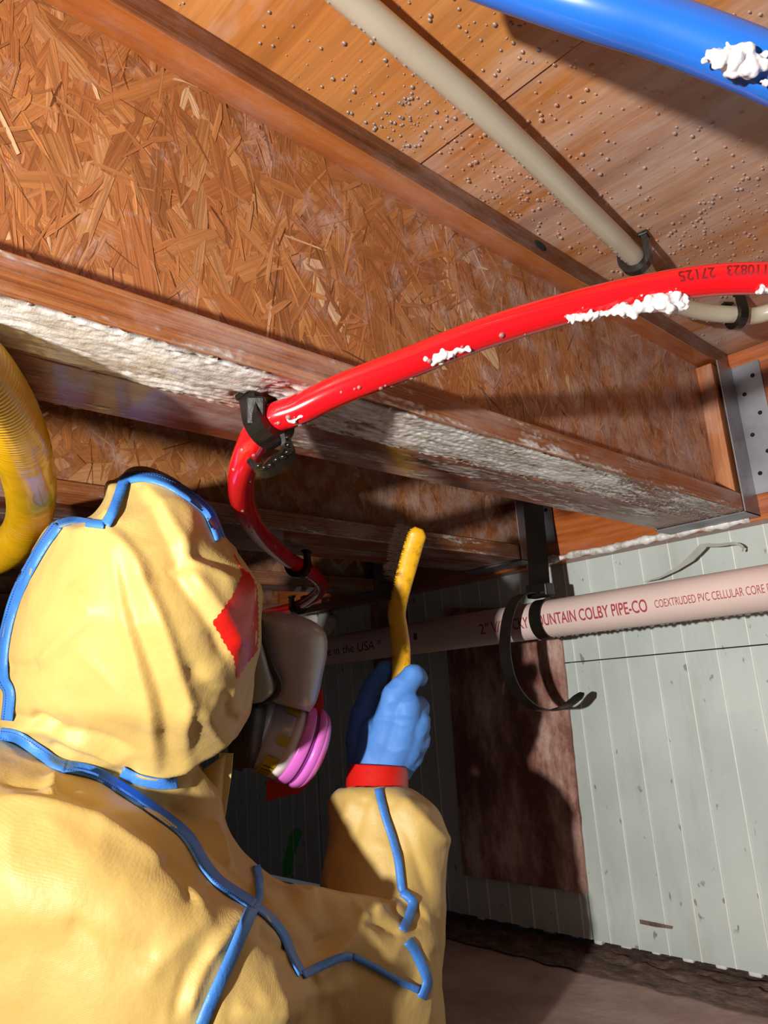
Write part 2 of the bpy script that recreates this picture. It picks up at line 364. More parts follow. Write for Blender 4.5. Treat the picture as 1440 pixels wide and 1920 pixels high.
foam_board(-.785, .45, ZW, zs - .001, gx); foam_board(-.785, .45, zs + .001, CAM[2] + .30, gx)
foam_board(-1.505, -.788, ZW, CAM[2] + .30, gx); foam_board(-2.6, -1.509, ZW, CAM[2] + .30, gx)
for k, g in enumerate(gx):
    if -1.15 < g < -.35:
        q = g + .0245 + random.uniform(-.003, .003); wq = random.uniform(.007, .0115); MB().box((q - wq, YW + .001 + random.uniform(0, .004), ZW - random.uniform(.003, .0085)), (q + wq, YW + .03, ZW + .002)).build('drainage_rib', MT['edge_and_lit_rib'], wall, True, bevel=.0028)
# footing: crumbly strip at the foot of the boards, then the old concrete top
foot = struct('wall_footing', (-.9, 1.0, CAM[2] - .45), 'old pinkish concrete footing')
V = []; Fc = []; nx, ny = 200, 26
for i in range(nx + 1):
    for j in range(ny + 1):
        x = -1.5 + 1.6 * i / nx; y = 1.235 - .12 * j / ny; t = j / ny
        V.append((x, y + .012 * t * fbm((x * 14, 3, 0)), CAM[2] - .432 - .012 * t + .010 * (1 - abs(2 * t - .9)) * fbm((x * 22, y * 40, 1), 5)))
for i in range(nx):
    for j in range(ny): a = i * (ny + 1) + j; Fc.append((a, a + 1, a + ny + 2, a + ny + 1))
obj('crumbled_mortar', V, Fc, MT['dirt'], foot, True, kind='stuff')
MB().box((-2.6, .84, 0), (.8, 1.24, CAM[2] - .447)).build('concrete_top', MT['concrete'], foot, bevel=.006)
MB().box((-2.66, -.9, 0), (-2.6, 1.33, ZS)).build('wall_left', MT['concrete'], None, kind='structure', label='bare concrete side wall')
# hardboard sheets against the wall
hb = thing('hardboard_sheet', 'brown water-marked hardboard sheet leaning on the pale foam wall under the pipe', 'board', (-.92, YW - .006, CAM[2] - .35))
V = []; a0 = aty(832, 1140, YW - .006); a1 = aty(1046, 1140, YW - .006); a2 = aty(1101, 1677, YW - .006); a3 = aty(868, 1641, YW - .006)
n = 24; top = [a0 + (a1 - a0) * k / n for k in range(n + 1)]; bot = [a3 + (a2 - a3) * k / n for k in range(n + 1)]
ol = [p for p in top]; ol += [a1 + (a2 - a1) * k / n + np.array([.002 * fbm((k * .7, 2, 0)), 0, 0]) for k in range(1, n)]
ol += [p + np.array([0, 0, .0015 * fbm((k * .6, 0, 0))]) for k, p in enumerate(bot)][::-1]; ol += [a3 + (a0 - a3) * k / n for k in range(1, n)]
m_ = len(ol); V = [p for p in ol] + [p + np.array([0, .005, 0]) for p in ol]
obj('sheet', V, [tuple(range(m_)), tuple(range(2 * m_ - 1, m_ - 1, -1))] + [(i, m_ + i, m_ + (i + 1) % m_, (i + 1) % m_) for i in range(m_)], MT['hardboard'], hb)
hb2 = MB(); hb2.box((-1.275, YW - .008, CAM[2] - .10), (-1.16, YW - .0005, CAM[2] + .208))
o = hb2.build('hardboard_strip', MT['hardboard'], None, bevel=.001); o['label'] = 'narrow dark brown board strip on the wall behind the yellow brush'; o['category'] = 'board'

# ------------------------------------------------------------------ I-joists
FW, FT = .0655, .026
def strands(name, x, y0, y1, z0, z1, n_big, n_small, parent, seed, scale=1.0):
    """overlapping wood strands lying on the web face x, each slightly tilted and lifted"""
    r = random.Random(seed); V = []; Fc = []; T = []; G = []
    pal = [hx(c)[:3] for c in ('b3703a', 'a9642f', 'c08248', '9a5628', 'b87840', 'c98f55', '8a4a22', 'ad6c3a', 'bb8250', 'a05f33', 'd0a070', '74401f')]
    for k in range(n_big + n_small):
        big = k < n_big
        L = r.uniform(.05, .15) * scale if big else r.uniform(.01, .05) * scale
        W = r.uniform(.009, .03) * scale if big else r.uniform(.0012, .005) * scale
        ang = r.gauss(math.pi / 2, .62) if r.random() < .8 else r.uniform(0, math.pi)
        cy = r.uniform(y0, y1); cz = r.uniform(z0, z1); d = np.array([math.cos(ang), math.sin(ang)]); q = np.array([-d[1], d[0]])
        base = x + (r.uniform(.0002, .0008) if big else r.uniform(.0006, .0010))
        tl = r.gauss(0, .0015 if big else .006); tw = r.gauss(0, .010 if big else .05)
        pr = [(-.5, -.5 + r.uniform(0, .4)), (-.2, -.5 + r.uniform(-.1, .12)), (.2, -.5 + r.uniform(-.1, .12)), (.5 + r.uniform(-.12, .1), -.4 + r.uniform(-.1, .5)),
              (.5 + r.uniform(-.15, .05), .4), (.2, .5 + r.uniform(-.12, .1)), (-.2, .5 + r.uniform(-.12, .1)), (-.5 + r.uniform(-.05, .15), .5 - r.uniform(0, .5))]
        b0 = len(V); tint = np.array(r.choice(pal)) * .42 + np.array(hx('b27648')[:3]) * .58; tint = tint * r.uniform(.86, 1.13)
        if r.random() < .025: tint = np.array(hx('d9b48c')[:3])
        if not big and r.random() < .10: tint = np.array(hx('704024')[:3]); W *= .4
        off = (r.uniform(0, 9), r.uniform(0, 9))
        for s, t in pr:
            p = np.array([cy, cz]) + d * s * L + q * t * W
            yy = min(max(p[0], y0), y1); zz = min(max(p[1], z0), z1)
            V.append((base + s * L * tl + t * W * tw, yy, zz)); T.append(tuple(tint) + (1,)); G.append((off[0] + s * L, off[1] + t * W))
        Fc.append(tuple(range(b0, b0 + 8)))
    o = obj(name, V, Fc, MT['strand'], parent, False, kind='stuff'); me = o.data
    a = me.color_attributes.new('tint', 'FLOAT_COLOR', 'POINT'); a.data.foreach_set('color', np.array(T, np.float32).ravel())
    g = me.attributes.new('grain', 'FLOAT_VECTOR', 'POINT'); g.data.foreach_set('vector', np.array([(p[0], p[1], 0) for p in G], np.float32).ravel())
    return o
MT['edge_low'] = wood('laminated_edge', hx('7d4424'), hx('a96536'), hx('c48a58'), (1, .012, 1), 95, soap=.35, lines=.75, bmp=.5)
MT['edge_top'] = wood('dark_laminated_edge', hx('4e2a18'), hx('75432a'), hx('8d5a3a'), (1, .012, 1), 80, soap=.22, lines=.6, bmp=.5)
def flange(x0, z0, z1, y0, y1, name, m, parent):
    o = MB().box((x0 - FW, y0, z0), (x0, y1, z1)).build(name, m, parent, bevel=.0012)
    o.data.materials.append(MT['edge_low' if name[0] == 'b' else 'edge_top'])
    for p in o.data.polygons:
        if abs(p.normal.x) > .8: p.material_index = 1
    return o
JOIST = []
def joist(x0, label, y0, y1, nb, ns, seed, fm, tm, grp=None, sc=1.0):
    t = thing('i_joist', label, 'joist', (x0 - FW / 2, (y0 + y1) / 2, ZB), grp)
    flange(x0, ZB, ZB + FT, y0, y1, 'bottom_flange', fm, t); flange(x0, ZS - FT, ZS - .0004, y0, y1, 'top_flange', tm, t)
    xw = x0 - FW / 2 + .005
    MB().box((xw - .0105, y0, ZB + FT), (xw, y1, ZS - FT)).build('web', MT['web'], t)
    if nb: strands('web_strands', xw, y0, y1, ZB + FT, ZS - FT, nb, ns, t, seed, sc)
    JOIST.append(t); return t, xw
X1 = -.387
j1, XW1 = joist(X1, 'nearest wooden I-joist with bare strand board web and foam-streaked lower flange', -.5, YL - .002, 2300, 2300, 3, MT['flange'], MT['flange_top'])
j1b, _ = joist(X1 - FW - .0006, 'wooden I-joist doubled tight behind the nearest foam-streaked joist', -.5, YL - .002, 0, 0, 4, MT['flange_far'], MT['flange_top'])
j2, XW2 = joist(-.778, 'second wooden I-joist, crossed by the red pipe below the black clip, wet web', -.5, YL - .002, 1600, 1400, 5, MT['flange_far'], MT['flange_top'])
j2b, _ = joist(-.778 - FW - .0006, 'wooden I-joist doubled tight behind the second joist', -.5, YL - .002, 0, 0, 6, MT['flange_far'], MT['flange_top'])
j3, XW3 = joist(-1.165, 'third wooden I-joist in the dark behind the masked head', -.5, YL - .002, 1100, 500, 8, MT['flange_far'], MT['flange_top'])
j4, XW4 = joist(-1.56, 'farthest wooden I-joist in the dark', -.5, YL - .002, 700, 0, 9, MT['flange_far'], MT['flange_top'])
# knots and the stiffener block on the nearest joist
xb = XW1
MB().box((xb, 1.082, ZB + FT + .001), (xb + .024, 1.112, ZS - FT - .004)).build('web_stiffener', MT['block'], j1, bevel=.001)
MB().add(*sphere((X1 + .0002, aty(0, 0, 1)[0] * 0 + .645, ZS - .011), .0075, .12, 1.5, .7)).build('knot', MT['hole'], j1, True)

# soap foam on the undersides: ridged, streaky relief that ends where the wood shows through
def foam_sheet(name, x0, x1, y0, y1, z, mask, parent, m, nx, ny, amp=.003, seed=0, side=None):
    V = []; CV = []; H = np.zeros((ny + 1, nx + 1)); idx = -np.ones((ny + 1, nx + 1), int); Fc = []
    for j in range(ny + 1):
        y = y0 + (y1 - y0) * j / ny
        for i in range(nx + 1):
            x = x0 + (x1 - x0) * i / nx; mk = mask(x, y)
            if mk <= -.6: H[j, i] = -1; continue
            n1 = noise.noise(Vector((x * 210, y * 34, seed))); n2 = noise.noise(Vector((x * 420, y * 150, seed + 5))); n3 = noise.noise(Vector((x * 50, y * 9, seed + 9)))
            H[j, i] = mk + .6 * n1 + .45 * n2 + .75 * n3
    for j in range(ny):
        for i in range(nx):
            q = [(j, i), (j, i + 1), (j + 1, i + 1), (j + 1, i)]
            if min(H[a] for a in q) > 0 or (max(H[a] for a in q) > -.1 and min(H[a] for a in q) > -.4):
                f = []
                for a in q:
                    if idx[a] < 0:
                        idx[a] = len(V); hgt = max(0, H[a]); hgt = amp * (1 - math.exp(-hgt * 1.6)) + .0001 * (H[a] > 0) + .00015
                        x = x0 + (x1 - x0) * a[1] / nx; y = y0 + (y1 - y0) * a[0] / ny
                        V.append((x, y, z - hgt) if side is None else (side + hgt, y, x)); CV.append(sm(-.12, .55, H[a]))
                    f.append(idx[a])
                Fc.append(tuple(f) if side is None else tuple(f[::-1]))
    o = obj(name, V, Fc, m, parent, True, kind='stuff'); a = o.data.attributes.new('cover', 'FLOAT', 'POINT'); a.data.foreach_set('value', np.array(CV, np.float32)); return o
def sm(a, b, x): t = min(max((x - a) / (b - a), 0), 1); return t * t * (3 - 2 * t)
def mk1(x, y):
    t = (X1 - x) / FW                                   # 0 at the near edge, 1 at the back edge of the front flange
    heavy = .75 * sm(-.02, .06, t) * (1 - sm(.78, 1.0, t)); k = 1 - sm(.62, .95, y) * .75
    gap = 1 - .9 * math.exp(-((y - .30) / .02) ** 2)
    return -.25 + (heavy * k * gap + .0) * 1.25 - .18 * sm(.9, 1.1, t) + .35 * heavy * gap * (1 - sm(.3, .55, y))
foam_sheet('soap_foam', X1 - FW, X1 + .0, .04, 1.0, ZB, mk1, j1, MT['foam_film'], 56, 760, .0036, 1)
def mk2(x, y):
    t = (X1 - FW - x) / FW; return -.30 + .35 * sm(.25, .6, y) * (1 - sm(.6, 1, t)) - .15 * sm(.8, 1.1, y)
foam_sheet('soap_foam', X1 - 2 * FW, X1 - FW - .001, .1, 1.1, ZB, mk2, j1b, MT['foam_thin'], 40, 420, .0018, 3)
foam_sheet('soap_foam', X1 - FW, X1, .55, 1.14, ZB, lambda x, y: .1 - .3 * sm(.5, 1, (X1 - x) / FW), j1, MT['foam_thin'], 40, 330, .0014, 12)
def mk3(z, y): 
    t = (z - ZB) / FT; return -.5 + .5 * (1 - sm(.0, .5, t)) + .12 * sm(.3, .6, y)
foam_sheet('soap_foam', ZB + .0008, ZB + FT - .001, .05, 1.1, 0, mk3, j1, MT['foam_film'], 18, 760, .0012, 7, side=X1)
def mk4(z, y):
    t = (z - ZB) / FT; return -.32 + .5 * (1 - sm(.0, .4, t)) * (.5 + .5 * math.sin(y * 9))
foam_sheet('soap_foam', ZB + .0006, ZB + FT - .001, .25, 1.12, 0, mk4, j2, MT['foam_film'], 14, 420, .0016, 17, side=-.778)
# foam bead along the foot of the rim board
V = []; Fc = []
pts = [(x, YL - .003 + .002 * fbm((x * 20, 0, 5)), CAM[2] + .217 + .003 * fbm((x * 15, 1, 5))) for x in np.linspace(-.80, -.40, 90)]
rr = [.006 + .004 * fbm((p[0] * 45, 2, 5)) for p in pts]
V, Fc = tube(pts, rr, 10); obj('soap_foam', V, Fc, MT['foam'], led, True, kind='stuff')

# droplets and bubbles
def drops(name, pts, normals, radii, parent, m, seg=7, rings=3):
    mb = MB()
    for p, n, r in zip(pts, normals, radii):
        n = np.asarray(n, float); t = np.cross(n, [.3, .9, .2]); t /= np.linalg.norm(t); bt = np.cross(n, t); R = []
        for i in range(rings):
            th = math.pi / 2 * i / rings; R.append([p + r * (math.cos(th) * (math.cos(a) * t + math.sin(a) * bt) + .7 * math.sin(th) * n) for a in np.linspace(0, 2 * math.pi, seg, endpoint=False)])
        b0 = len(mb.v); mb.add(*loft(R, False)); mb.v.append(tuple(p + r * .7 * n)); k = len(mb.v) - 1
        for a in range(seg): mb.f.append((b0 + (rings - 1) * seg + a, b0 + (rings - 1) * seg + (a + 1) % seg, k))
    return mb.build(name, m, parent, True, kind='stuff')
pts = []; rad = []
for k in range(1500):
    if k < 900: x, y = random.uniform(-.385, -.10), random.uniform(.1, 1.1)
    else: cx, cy, s = random.choice([(-.36, .40, .03), (-.20, .40, .045), (-.27, .80, .06), (-.36, .55, .04)]); x, y = random.gauss(cx, s), random.gauss(cy, s)
    if x < -.386: continue
    pts.append(np.array([x, y, ZS])); rad.append(random.choice([.0007, .001, .0013, .0018]) * random.uniform(.7, 1.2))
drops('soap_bubbles', pts, [(0, 0, -1)] * len(pts), rad, ceil, MT['drop'])
pts = []; rad = []
for k in range(700):
    y = random.uniform(.05, 1.1); pts.append(np.array([X1 - random.uniform(0, FW), y, ZB - .001])); rad.append(random.uniform(.0006, .0018))
drops('soap_bubbles', pts, [(0, 0, -1)] * len(pts), rad, j1, MT['drop'])

# ------------------------------------------------------------------ joist hangers
def hanger(x0, wd, parent_label):
    t = thing('joist_hanger', parent_label, 'joist hanger', (x0, YL, ZB - .002))
    # two side plates, the seat under the joist, and face flanges nailed to the rim board
    for sx, nm in ((x0 + .0006, 1), (x0 - wd - .0026, -1)):
        MB().box((sx, YL - .055, ZB - .003), (sx + .002, YL - .0002, ZB + .232)).build('side_plate', MT['metal'], t, bevel=.0004)
        fx0, fx1 = (sx + .001, sx + .042) if nm > 0 else (sx - .04, sx + .001)
        f = MB().box((fx0, YL - .0024, ZB + .03), (fx1, YL - .0003, ZB + .232)).build('face_flange', MT['metal'], t, bevel=.0004)
        for k, (hx_, hz) in enumerate(((.3, .06), (.7, .09), (.3, .12), (.7, .15), (.3, .185), (.7, .21))):
            cx = fx0 + (fx1 - fx0) * hx_; V, Fc = tube([(cx, YL - .0030, ZB + hz), (cx, YL - .0022, ZB + hz)], .0032, 12); obj('nail_hole', V, Fc, MT['hole'], f)
    MB().box((x0 - wd - .0026, YL - .055, ZB - .0035), (x0 + .0026, YL - .0002, ZB - .0006)).build('seat', MT['metal'], t, bevel=.0004)
hanger(X1, 2 * FW + .0006, 'grey steel joist hanger with nail holes at the nearest foam-streaked joist')
hanger(-.778, 2 * FW + .0006, 'grey steel joist hanger beside the black strap, on the second joist')
hanger(-1.165, FW, 'grey steel joist hanger in the dark at the third joist, behind the yellow brush')

# ------------------------------------------------------------------ pipes
R34 = .0111
def saddle(r, th, ear_l, ear_r, wall_t=.0068):
    """half clamp profile in local (a across, b up), extruded along the pipe by th; centre = pipe axis"""
    out = []; inn = []
    for a in np.linspace(math.pi, 2 * math.pi, 15): inn.append((r * math.cos(a), r * math.sin(a))); out.append(((r + wall_t) * math.cos(a), (r + wall_t * 1.15) * math.sin(a)))
    prof = [(-r * .93, ear_l)] + inn + [(r * .93, ear_r), (r + wall_t * .8, ear_r)] + out[::-1] + [(-(r + wall_t * .8), ear_l)]
    return prof
def clip(name, label, c, axis, up, r, ears, th=.012, extra=None, group=None):
    axis = np.asarray(axis, float); axis /= np.linalg.norm(axis); up = np.asarray(up, float); up = up - axis * (up @ axis); up /= np.linalg.norm(up)
    ac = np.cross(up, axis); t = thing(name, label, 'pipe clip', np.asarray(c) + up * max(ears), group)
    prof = saddle(r, th, *ears); n = len(prof)
    V = [c + ac * a + up * b - axis * th / 2 for a, b in prof] + [c + ac * a + up * b + axis * th / 2 for a, b in prof]
    Fc = [(i, (i + 1) % n, n + (i + 1) % n, n + i) for i in range(n)]
    h = n // 2
    for i in range(h - 1):                     # end faces as strips between the inner and the outer line
        j = n - 1 - i; Fc.append((i, j, j - 1, i + 1)); Fc.append((n + i, n + i + 1, n + j - 1, n + j))
    obj('saddle', V, Fc, MT['black'], t)
    for s, e in ((-1, ears[0]), (1, ears[1])):  # nailing foot of each ear
        mb = MB(); q = c + ac * s * (r + .002) + up * (e - .002)
        V = [q + ac * a * .005 + axis * b * (th * .62) + up * z for z in (0, .004) for a, b in ((-1, -1), (1, -1), (1, 1), (-1, 1))]
        mb.add(V, [(0, 3, 2, 1), (4, 5, 6, 7), (0, 1, 5, 4), (1, 2, 6, 5), (2, 3, 7, 6), (3, 0, 4, 7)]); mb.build('ear', MT['black'], t, bevel=.0006)
    return t, ac, up, axis
# red pipe
red_px = [(1560, 528, .50), (1440, 522, .515), (1330, 526, .525), (1200, 546, .53), (1050, 582, .53), (900, 628, .53), (760, 683, .53), (640, 730, .532), (560, 768, .537), (500, 792, .545),
          (468, 842, .57), (452, 900, .62), (460, 955, .70), (492, 1005, .85), (540, 1048, 1.03), (575, 1068, 1.14), (600, 1090, 1.28), (600, 1108, 1.38), (575, 1128, 1.50), (545, 1140, 1.6), (500, 1150, 1.75)]
rpts = [P(*q) for q in red_px]; rpts = [rpts[0] + (rpts[0] - rpts[1]) / np.linalg.norm(rpts[0] - rpts[1]) * q for q in (.5, .06)] + rpts; rp = spline(rpts, 14); t = thing('red_pipe', 'glossy red plastic water pipe bending under the joists', 'pipe', rp[0])
obj('pipe_wall', *tube(rp, R34, 24), MT['red'], t, True)
def pipe_foam(curve_px, parent, base_r, spots, name='soap_foam', seed=3):
    """lumps of foam clinging to the underside of a pipe; spots: (u, v, depth, size)"""
    r = random.Random(seed); mb = MB()
    for u, v, d, s in spots:
        for k in range(44):
            c = P(u + r.gauss(0, s * .7), v + r.gauss(0, s * .32), d + r.uniform(-.002, .006)); mb.add(*sphere(c, s * d / F * r.uniform(.14, .52), 1, 1, 1, 8, 6))
    me = remesh(mb, .0009, 3); link(name, me, MT['froth'], parent, True, kind='stuff')
pipe_foam(None, t, R34, [(800, 674, .522, 13), (812, 672, .522, 15), (826, 668, .522, 13), (842, 662, .522, 14), (860, 655, .522, 11), (873, 651, .523, 7), (1080, 596, .52, 11), (1095, 594, .52, 12), (1112, 590, .52, 9), (1130, 588, .52, 8), (1148, 585, .52, 9), (1170, 580, .518, 13), (1190, 578, .518, 16), (1212, 575, .517, 14), (1232, 570, .516, 20), (1250, 568, .515, 22), (1270, 560, .516, 13),
                              (1432, 545, .507, 10), (590, 765, .53, 8), (565, 778, .53, 9), (545, 790, .53, 7)])
pts = []; nn = []; rad = []
for k in range(70):
    i = random.randrange(58, 288); p = rp[i]; a = random.uniform(0, 6.28); n = np.array([math.cos(a), math.sin(a), -.8]); n -= 0; T = rp[i + 1] - rp[i]; T /= np.linalg.norm(T); n -= T * (n @ T); n /= np.linalg.norm(n)
    pts.append(p + n * R34); nn.append(n); rad.append(random.uniform(.0006, .0022))
drops('water_drops', pts, nn, rad, t, MT['drop'])
# print on the red pipe, upside down to the viewer
def text_mesh(s, size=1.0, bold=0.0, shear=0):
    cu = bpy.data.curves.new('txt', 'FONT'); cu.body = s; cu.size = size; cu.offset = bold; cu.shear = shear
    o = bpy.data.objects.new('txt', cu); COL.objects.link(o); dg = bpy.context.evaluated_depsgraph_get()
    me = bpy.data.meshes.new_from_object(o.evaluated_get(dg)); bpy.data.objects.remove(o); bpy.data.curves.remove(cu)
    bm = bmesh.new(); bm.from_mesh(me); ys = [v.co.y for v in bm.verts]; xs = [v.co.x for v in bm.verts]; y0, y1 = min(ys), max(ys); x0, x1 = min(xs), max(xs)
    for k in range(1, 7):
        bmesh.ops.bisect_plane(bm, geom=bm.verts[:] + bm.edges[:] + bm.faces[:], plane_co=(0, y0 + (y1 - y0) * k / 7, 0), plane_no=(0, 1, 0))
    bmesh.ops.triangulate(bm, faces=bm.faces[:]); bm.to_mesh(me); bm.free(); return me, x0, x1, y0, y1
def print_on(curve, r, s, i0, i1, hgt, upv, mat_, parent, flip=False, angle=0, bold=0.012, shear=0):
    """wrap the lettering on a tube between the curve samples i0..i1; upv = direction the letters' middle faces"""
    me, x0, x1, y0, y1 = text_mesh(s, bold=bold, shear=shear); V, _ = mesh_np(me); out = []
    T = np.gradient(curve, axis=0); T /= np.linalg.norm(T, axis=1)[:, None]
    for p in V:
        f = (p[0] - x0) / (x1 - x0); h = ((p[1] - y0) / (y1 - y0) - .5) * hgt
        if flip: f = 1 - f; h = -h
        k = i0 + (i1 - i0) * f; a = int(min(max(math.floor(k), 0), len(curve) - 2)); w_ = k - a; c = curve[a] * (1 - w_) + curve[a + 1] * w_
        t_ = T[a]; n = upv(c) - t_ * (upv(c) @ t_); n /= np.linalg.norm(n); sd = np.cross(t_, n)
        if sd @ DOWN > 0: sd = -sd
        an = angle + h / r; out.append(c + (r + .00025) * (n * math.cos(an) + sd * math.sin(an)))
    set_np(me, np.array(out)); return link('pipe_print', me, mat_, parent)
tocam = lambda c: (CAM - c) / np.linalg.norm(CAM - c)
def idx_at(curve, u): return int(np.argmin(np.abs(project(curve[:240])[:, 0] - u)))
def fidx(curve, u):
    q = project(curve)[:, 0]; i = int(np.argmin(np.abs(q - u))); return float(i)
red_dense = spline([P(*q) for q in red_px[:8]], 60)
print_on(red_dense, R34, '27125', fidx(red_dense, 1266), fidx(red_dense, 1334), .0082, tocam, MT['ink_dark'], t, flip=True, angle=.50, bold=.015)
print_on(red_dense, R34, '1110823', fidx(red_dense, 1357), fidx(red_dense, 1446), .0082, tocam, MT['ink_dark'], t, flip=True, angle=.55, bold=.015)
# clips of the red pipe
c1 = P(505, 790, .543); i1 = np.argmin(np.linalg.norm(rp - c1, axis=1)); ax = rp[i1 + 1] - rp[i1 - 1]
tc1, ac, up, ax = clip('pipe_clip', 'black plastic clamp with hinged arm hanging open, red pipe under the nearest joist', rp[i1], ax, (0.2, 0, 1), R34 + .0006, (.020, .020), .016)
arm = spline([P(535, 818, .532), P(540, 838, .53), P(536, 858, .53), P(518, 868, .532), P(500, 882, .535), P(483, 878, .535), P(466, 862, .535)], 8)
def ribbon(pts, wd, wdir, th, taper=None):
    """flat strap along pts, width wdir, thickness th; closed"""
    pts = np.asarray(pts); n = len(pts); T = np.gradient(pts, axis=0); T /= np.linalg.norm(T, axis=1)[:, None]; rings = []
    for i in range(n):
        wv_ = np.asarray(wdir(i) if callable(wdir) else wdir, float); wv_ = wv_ - T[i] * (wv_ @ T[i]); wv_ /= np.linalg.norm(wv_); nv = np.cross(T[i], wv_)
        ww = wd * (taper(i / (n - 1)) if taper else 1) / 2
        rings.append([pts[i] + wv_ * ww + nv * th / 2, pts[i] - wv_ * ww + nv * th / 2, pts[i] - wv_ * ww - nv * th / 2, pts[i] + wv_ * ww - nv * th / 2])
    return loft(rings)
o = obj('hinged_arm', *ribbon(arm, .0125, FWD * .6 + DOWN * .7 + RIGHT * .4, .0032, lambda s: 1 - .45 * max(0, s - .55) / .45), MT['black'], tc1)
for k in (4, 9, 14, 19, 24, 29, 34, 39):
    a = arm[k]; obj('ridge', *sphere(a - FWD * .002 - DOWN * .0015, .0028, 1.4, 1, .6, 8, 6), MT['black'], o, True)
mb = MB(); q = P(482, 772, .535)
V = [q + RIGHT * a * .0065 + DOWN * bb * .010 + FWD * c_ * .007 for c_ in (-1, 1) for a, bb in ((-1, -1), (1, -1), (1, 1), (-1, 1))]
mb.add(V, [(0, 3, 2, 1), (4, 5, 6, 7), (0, 1, 5, 4), (1, 2, 6, 5), (2, 3, 7, 6), (3, 0, 4, 7)]); mb.build('latch_block', MT['black'], tc1, bevel=.0012)
i2 = np.argmin(np.linalg.norm(rp - P(562, 1058, 1.09), axis=1)); clip('pipe_clip', 'black clip holding the red pipe to the second joist', rp[i2], rp[i2 + 1] - rp[i2 - 1], (0, 0, 1), R34 + .0005, (.018, .018), .018)
i3 = np.argmin(np.linalg.norm(rp - P(558, 1136, 1.55), axis=1)); clip('pipe_clip', 'black clip on the red pipe far back at the dark third joist', rp[i3], rp[i3 + 1] - rp[i3 - 1], (0, 0, 1), R34 + .0005, (.018, .018), .018)
# milky pipe along the subfloor
cl_px = [(560, -90), (660, 0), (760, 85), (880, 186), (1000, 297), (1100, 395), (1170, 462), (1195, 488), (1225, 535), (1262, 568), (1320, 585), (1380, 590), (1440, 586), (1560, 575)]
cz = CAM[2] + .477 - .024
cpts = [atz(u, v, cz) for u, v in cl_px]; cpts = [cpts[0] + (cpts[0] - cpts[1]) / np.linalg.norm(cpts[0] - cpts[1]) * q for q in (.5, .06)] + cpts[:-1] + [cpts[-2] + np.array([.12, .0, 0]), cpts[-2] + np.array([.7, .0, 0])]; cp = spline(cpts, 12); t = thing('milky_pipe', 'milky translucent plastic pipe along the plywood subfloor', 'pipe', cp[0]); obj('pipe_wall', *tube(cp, R34, 24), MT['clear'], t, True)
pts = []; rad = []; nn = []
for k in range(90):
    i = random.randrange(32, len(cp) - 40); T_ = cp[i + 1] - cp[i]; T_ /= np.linalg.norm(T_); n = np.array([-.6, -.2, -.8]) + np.array([random.gauss(0, .12) for _ in range(3)]); n -= T_ * (n @ T_); n /= np.linalg.norm(n)
    pts.append(cp[i] + n * R34); nn.append(n); rad.append(random.uniform(.0006, .0016))
drops('water_drops', pts, nn, rad, t, MT['drop'])
for u, v, lb in ((1190, 484, 'black saddle clip on the straight stretch of the milky pipe under the plywood'), (1378, 592, 'black saddle clip past the bend of the milky pipe near the rim board')):
    i = int(np.argmin(np.hypot(*(project(cp)[:, :2] - [u, v]).T))); clip('pipe_clip', lb, cp[i], cp[i + 1] - cp[i - 1], (0, 0, 1), R34 + .0005, (.022, .022), .011)
# blue pipe, the closest
bp = spline([P(u, v, d) for u, v, d in ((760, -110, .43), (950, -40, .42), (1100, 10, .41), (1250, 56, .405), (1400, 112, .40), (1560, 180, .395), (2300, 480, .38))], 12)
t = thing('blue_pipe', 'bright blue plastic pipe with a lump of white foam', 'pipe', bp[0]); obj('pipe_wall', *tube(bp, .0157, 28), MT['blue'], t, True)
pipe_foam(None, t, .0143, [(1390, 112, .382, 30), (1350, 110, .382, 20), (1412, 122, .382, 22), (1388, 132, .384, 20), (1338, 104, .383, 13), (1438, 155, .382, 10)], seed=5)
# PVC drain pipe with its printing
YP = 1.04; ZP = CAM[2] + .103; PR = .0301
pv = np.array([(x, YP, ZP + .0) for x in np.linspace(-2.3, .5, 561)])
t = thing('pvc_pipe', 'pale pink-white drain pipe with red lettering along the wall', 'pipe', (-.9, YP, ZP - PR)); obj('pipe_wall', *tube(pv[::20], PR, 40), MT['pvc'], t, True)
def pvi(u, v): return (aty(u, v, YP - PR)[0] + 2.3) / 2.8 * 560
for s, u0, u1, v_, hgt, ang, mt_, bold in (('2"', 897, 915, 1168, .0185, 0, 'ink_red', .01), ('ROCKY MOUNTAIN COLBY PIPE-CO', 938, 1215, 1150, .0185, 0, 'ink_red', .014),
                                        ('COEXTRUDED PVC CELLULAR CORE DWV', 1225, 1475, 1118, .0112, .0, 'ink_red', .0), ('Made in the USA *', 585, 716, 1212, .0185, -.02, 'ink_dark', .0)):
    print_on(pv, PR, s, pvi(u0, v_), pvi(u1, v_), hgt, lambda c: np.array([0, -1, .0]), MT[mt_], t, angle=ang - .12, bold=bold, shear=.2 if s[0] == 'M' else 0)
mb = MB()
for k in range(3):   # three slanted bars of the maker's mark
    x0 = aty(922 + 5 * k, 1163, YP - PR)[0]; V = []
    for zt in np.linspace(-.009, .009, 5):
        for dx in (0, .0022): x = x0 + dx + (.004 * (zt / .009) if k != 0 else -.003 * (zt / .009)); an = -.12 + zt / PR; V.append((x, YP - (PR + .0003) * math.cos(an), ZP + (PR + .0003) * math.sin(an)))
    mb.add(V, [(2 * i, 2 * i + 1, 2 * i + 3, 2 * i + 2) for i in range(4)])
mb.build('pipe_print', MT['ink_red'], t)
x0 = aty(775, 1190, YP - PR)[0]; V = [(x0 + dx, YP - (PR + .0003) * math.cos(an), ZP + (PR + .0003) * math.sin(an)) for an in (-.2, 0, .2) for dx in (0, .009)]
obj('pipe_print', V, [(0, 1, 3, 2), (2, 3, 5, 4)], MT['ink_dark'], t)
pts = []; rad = []
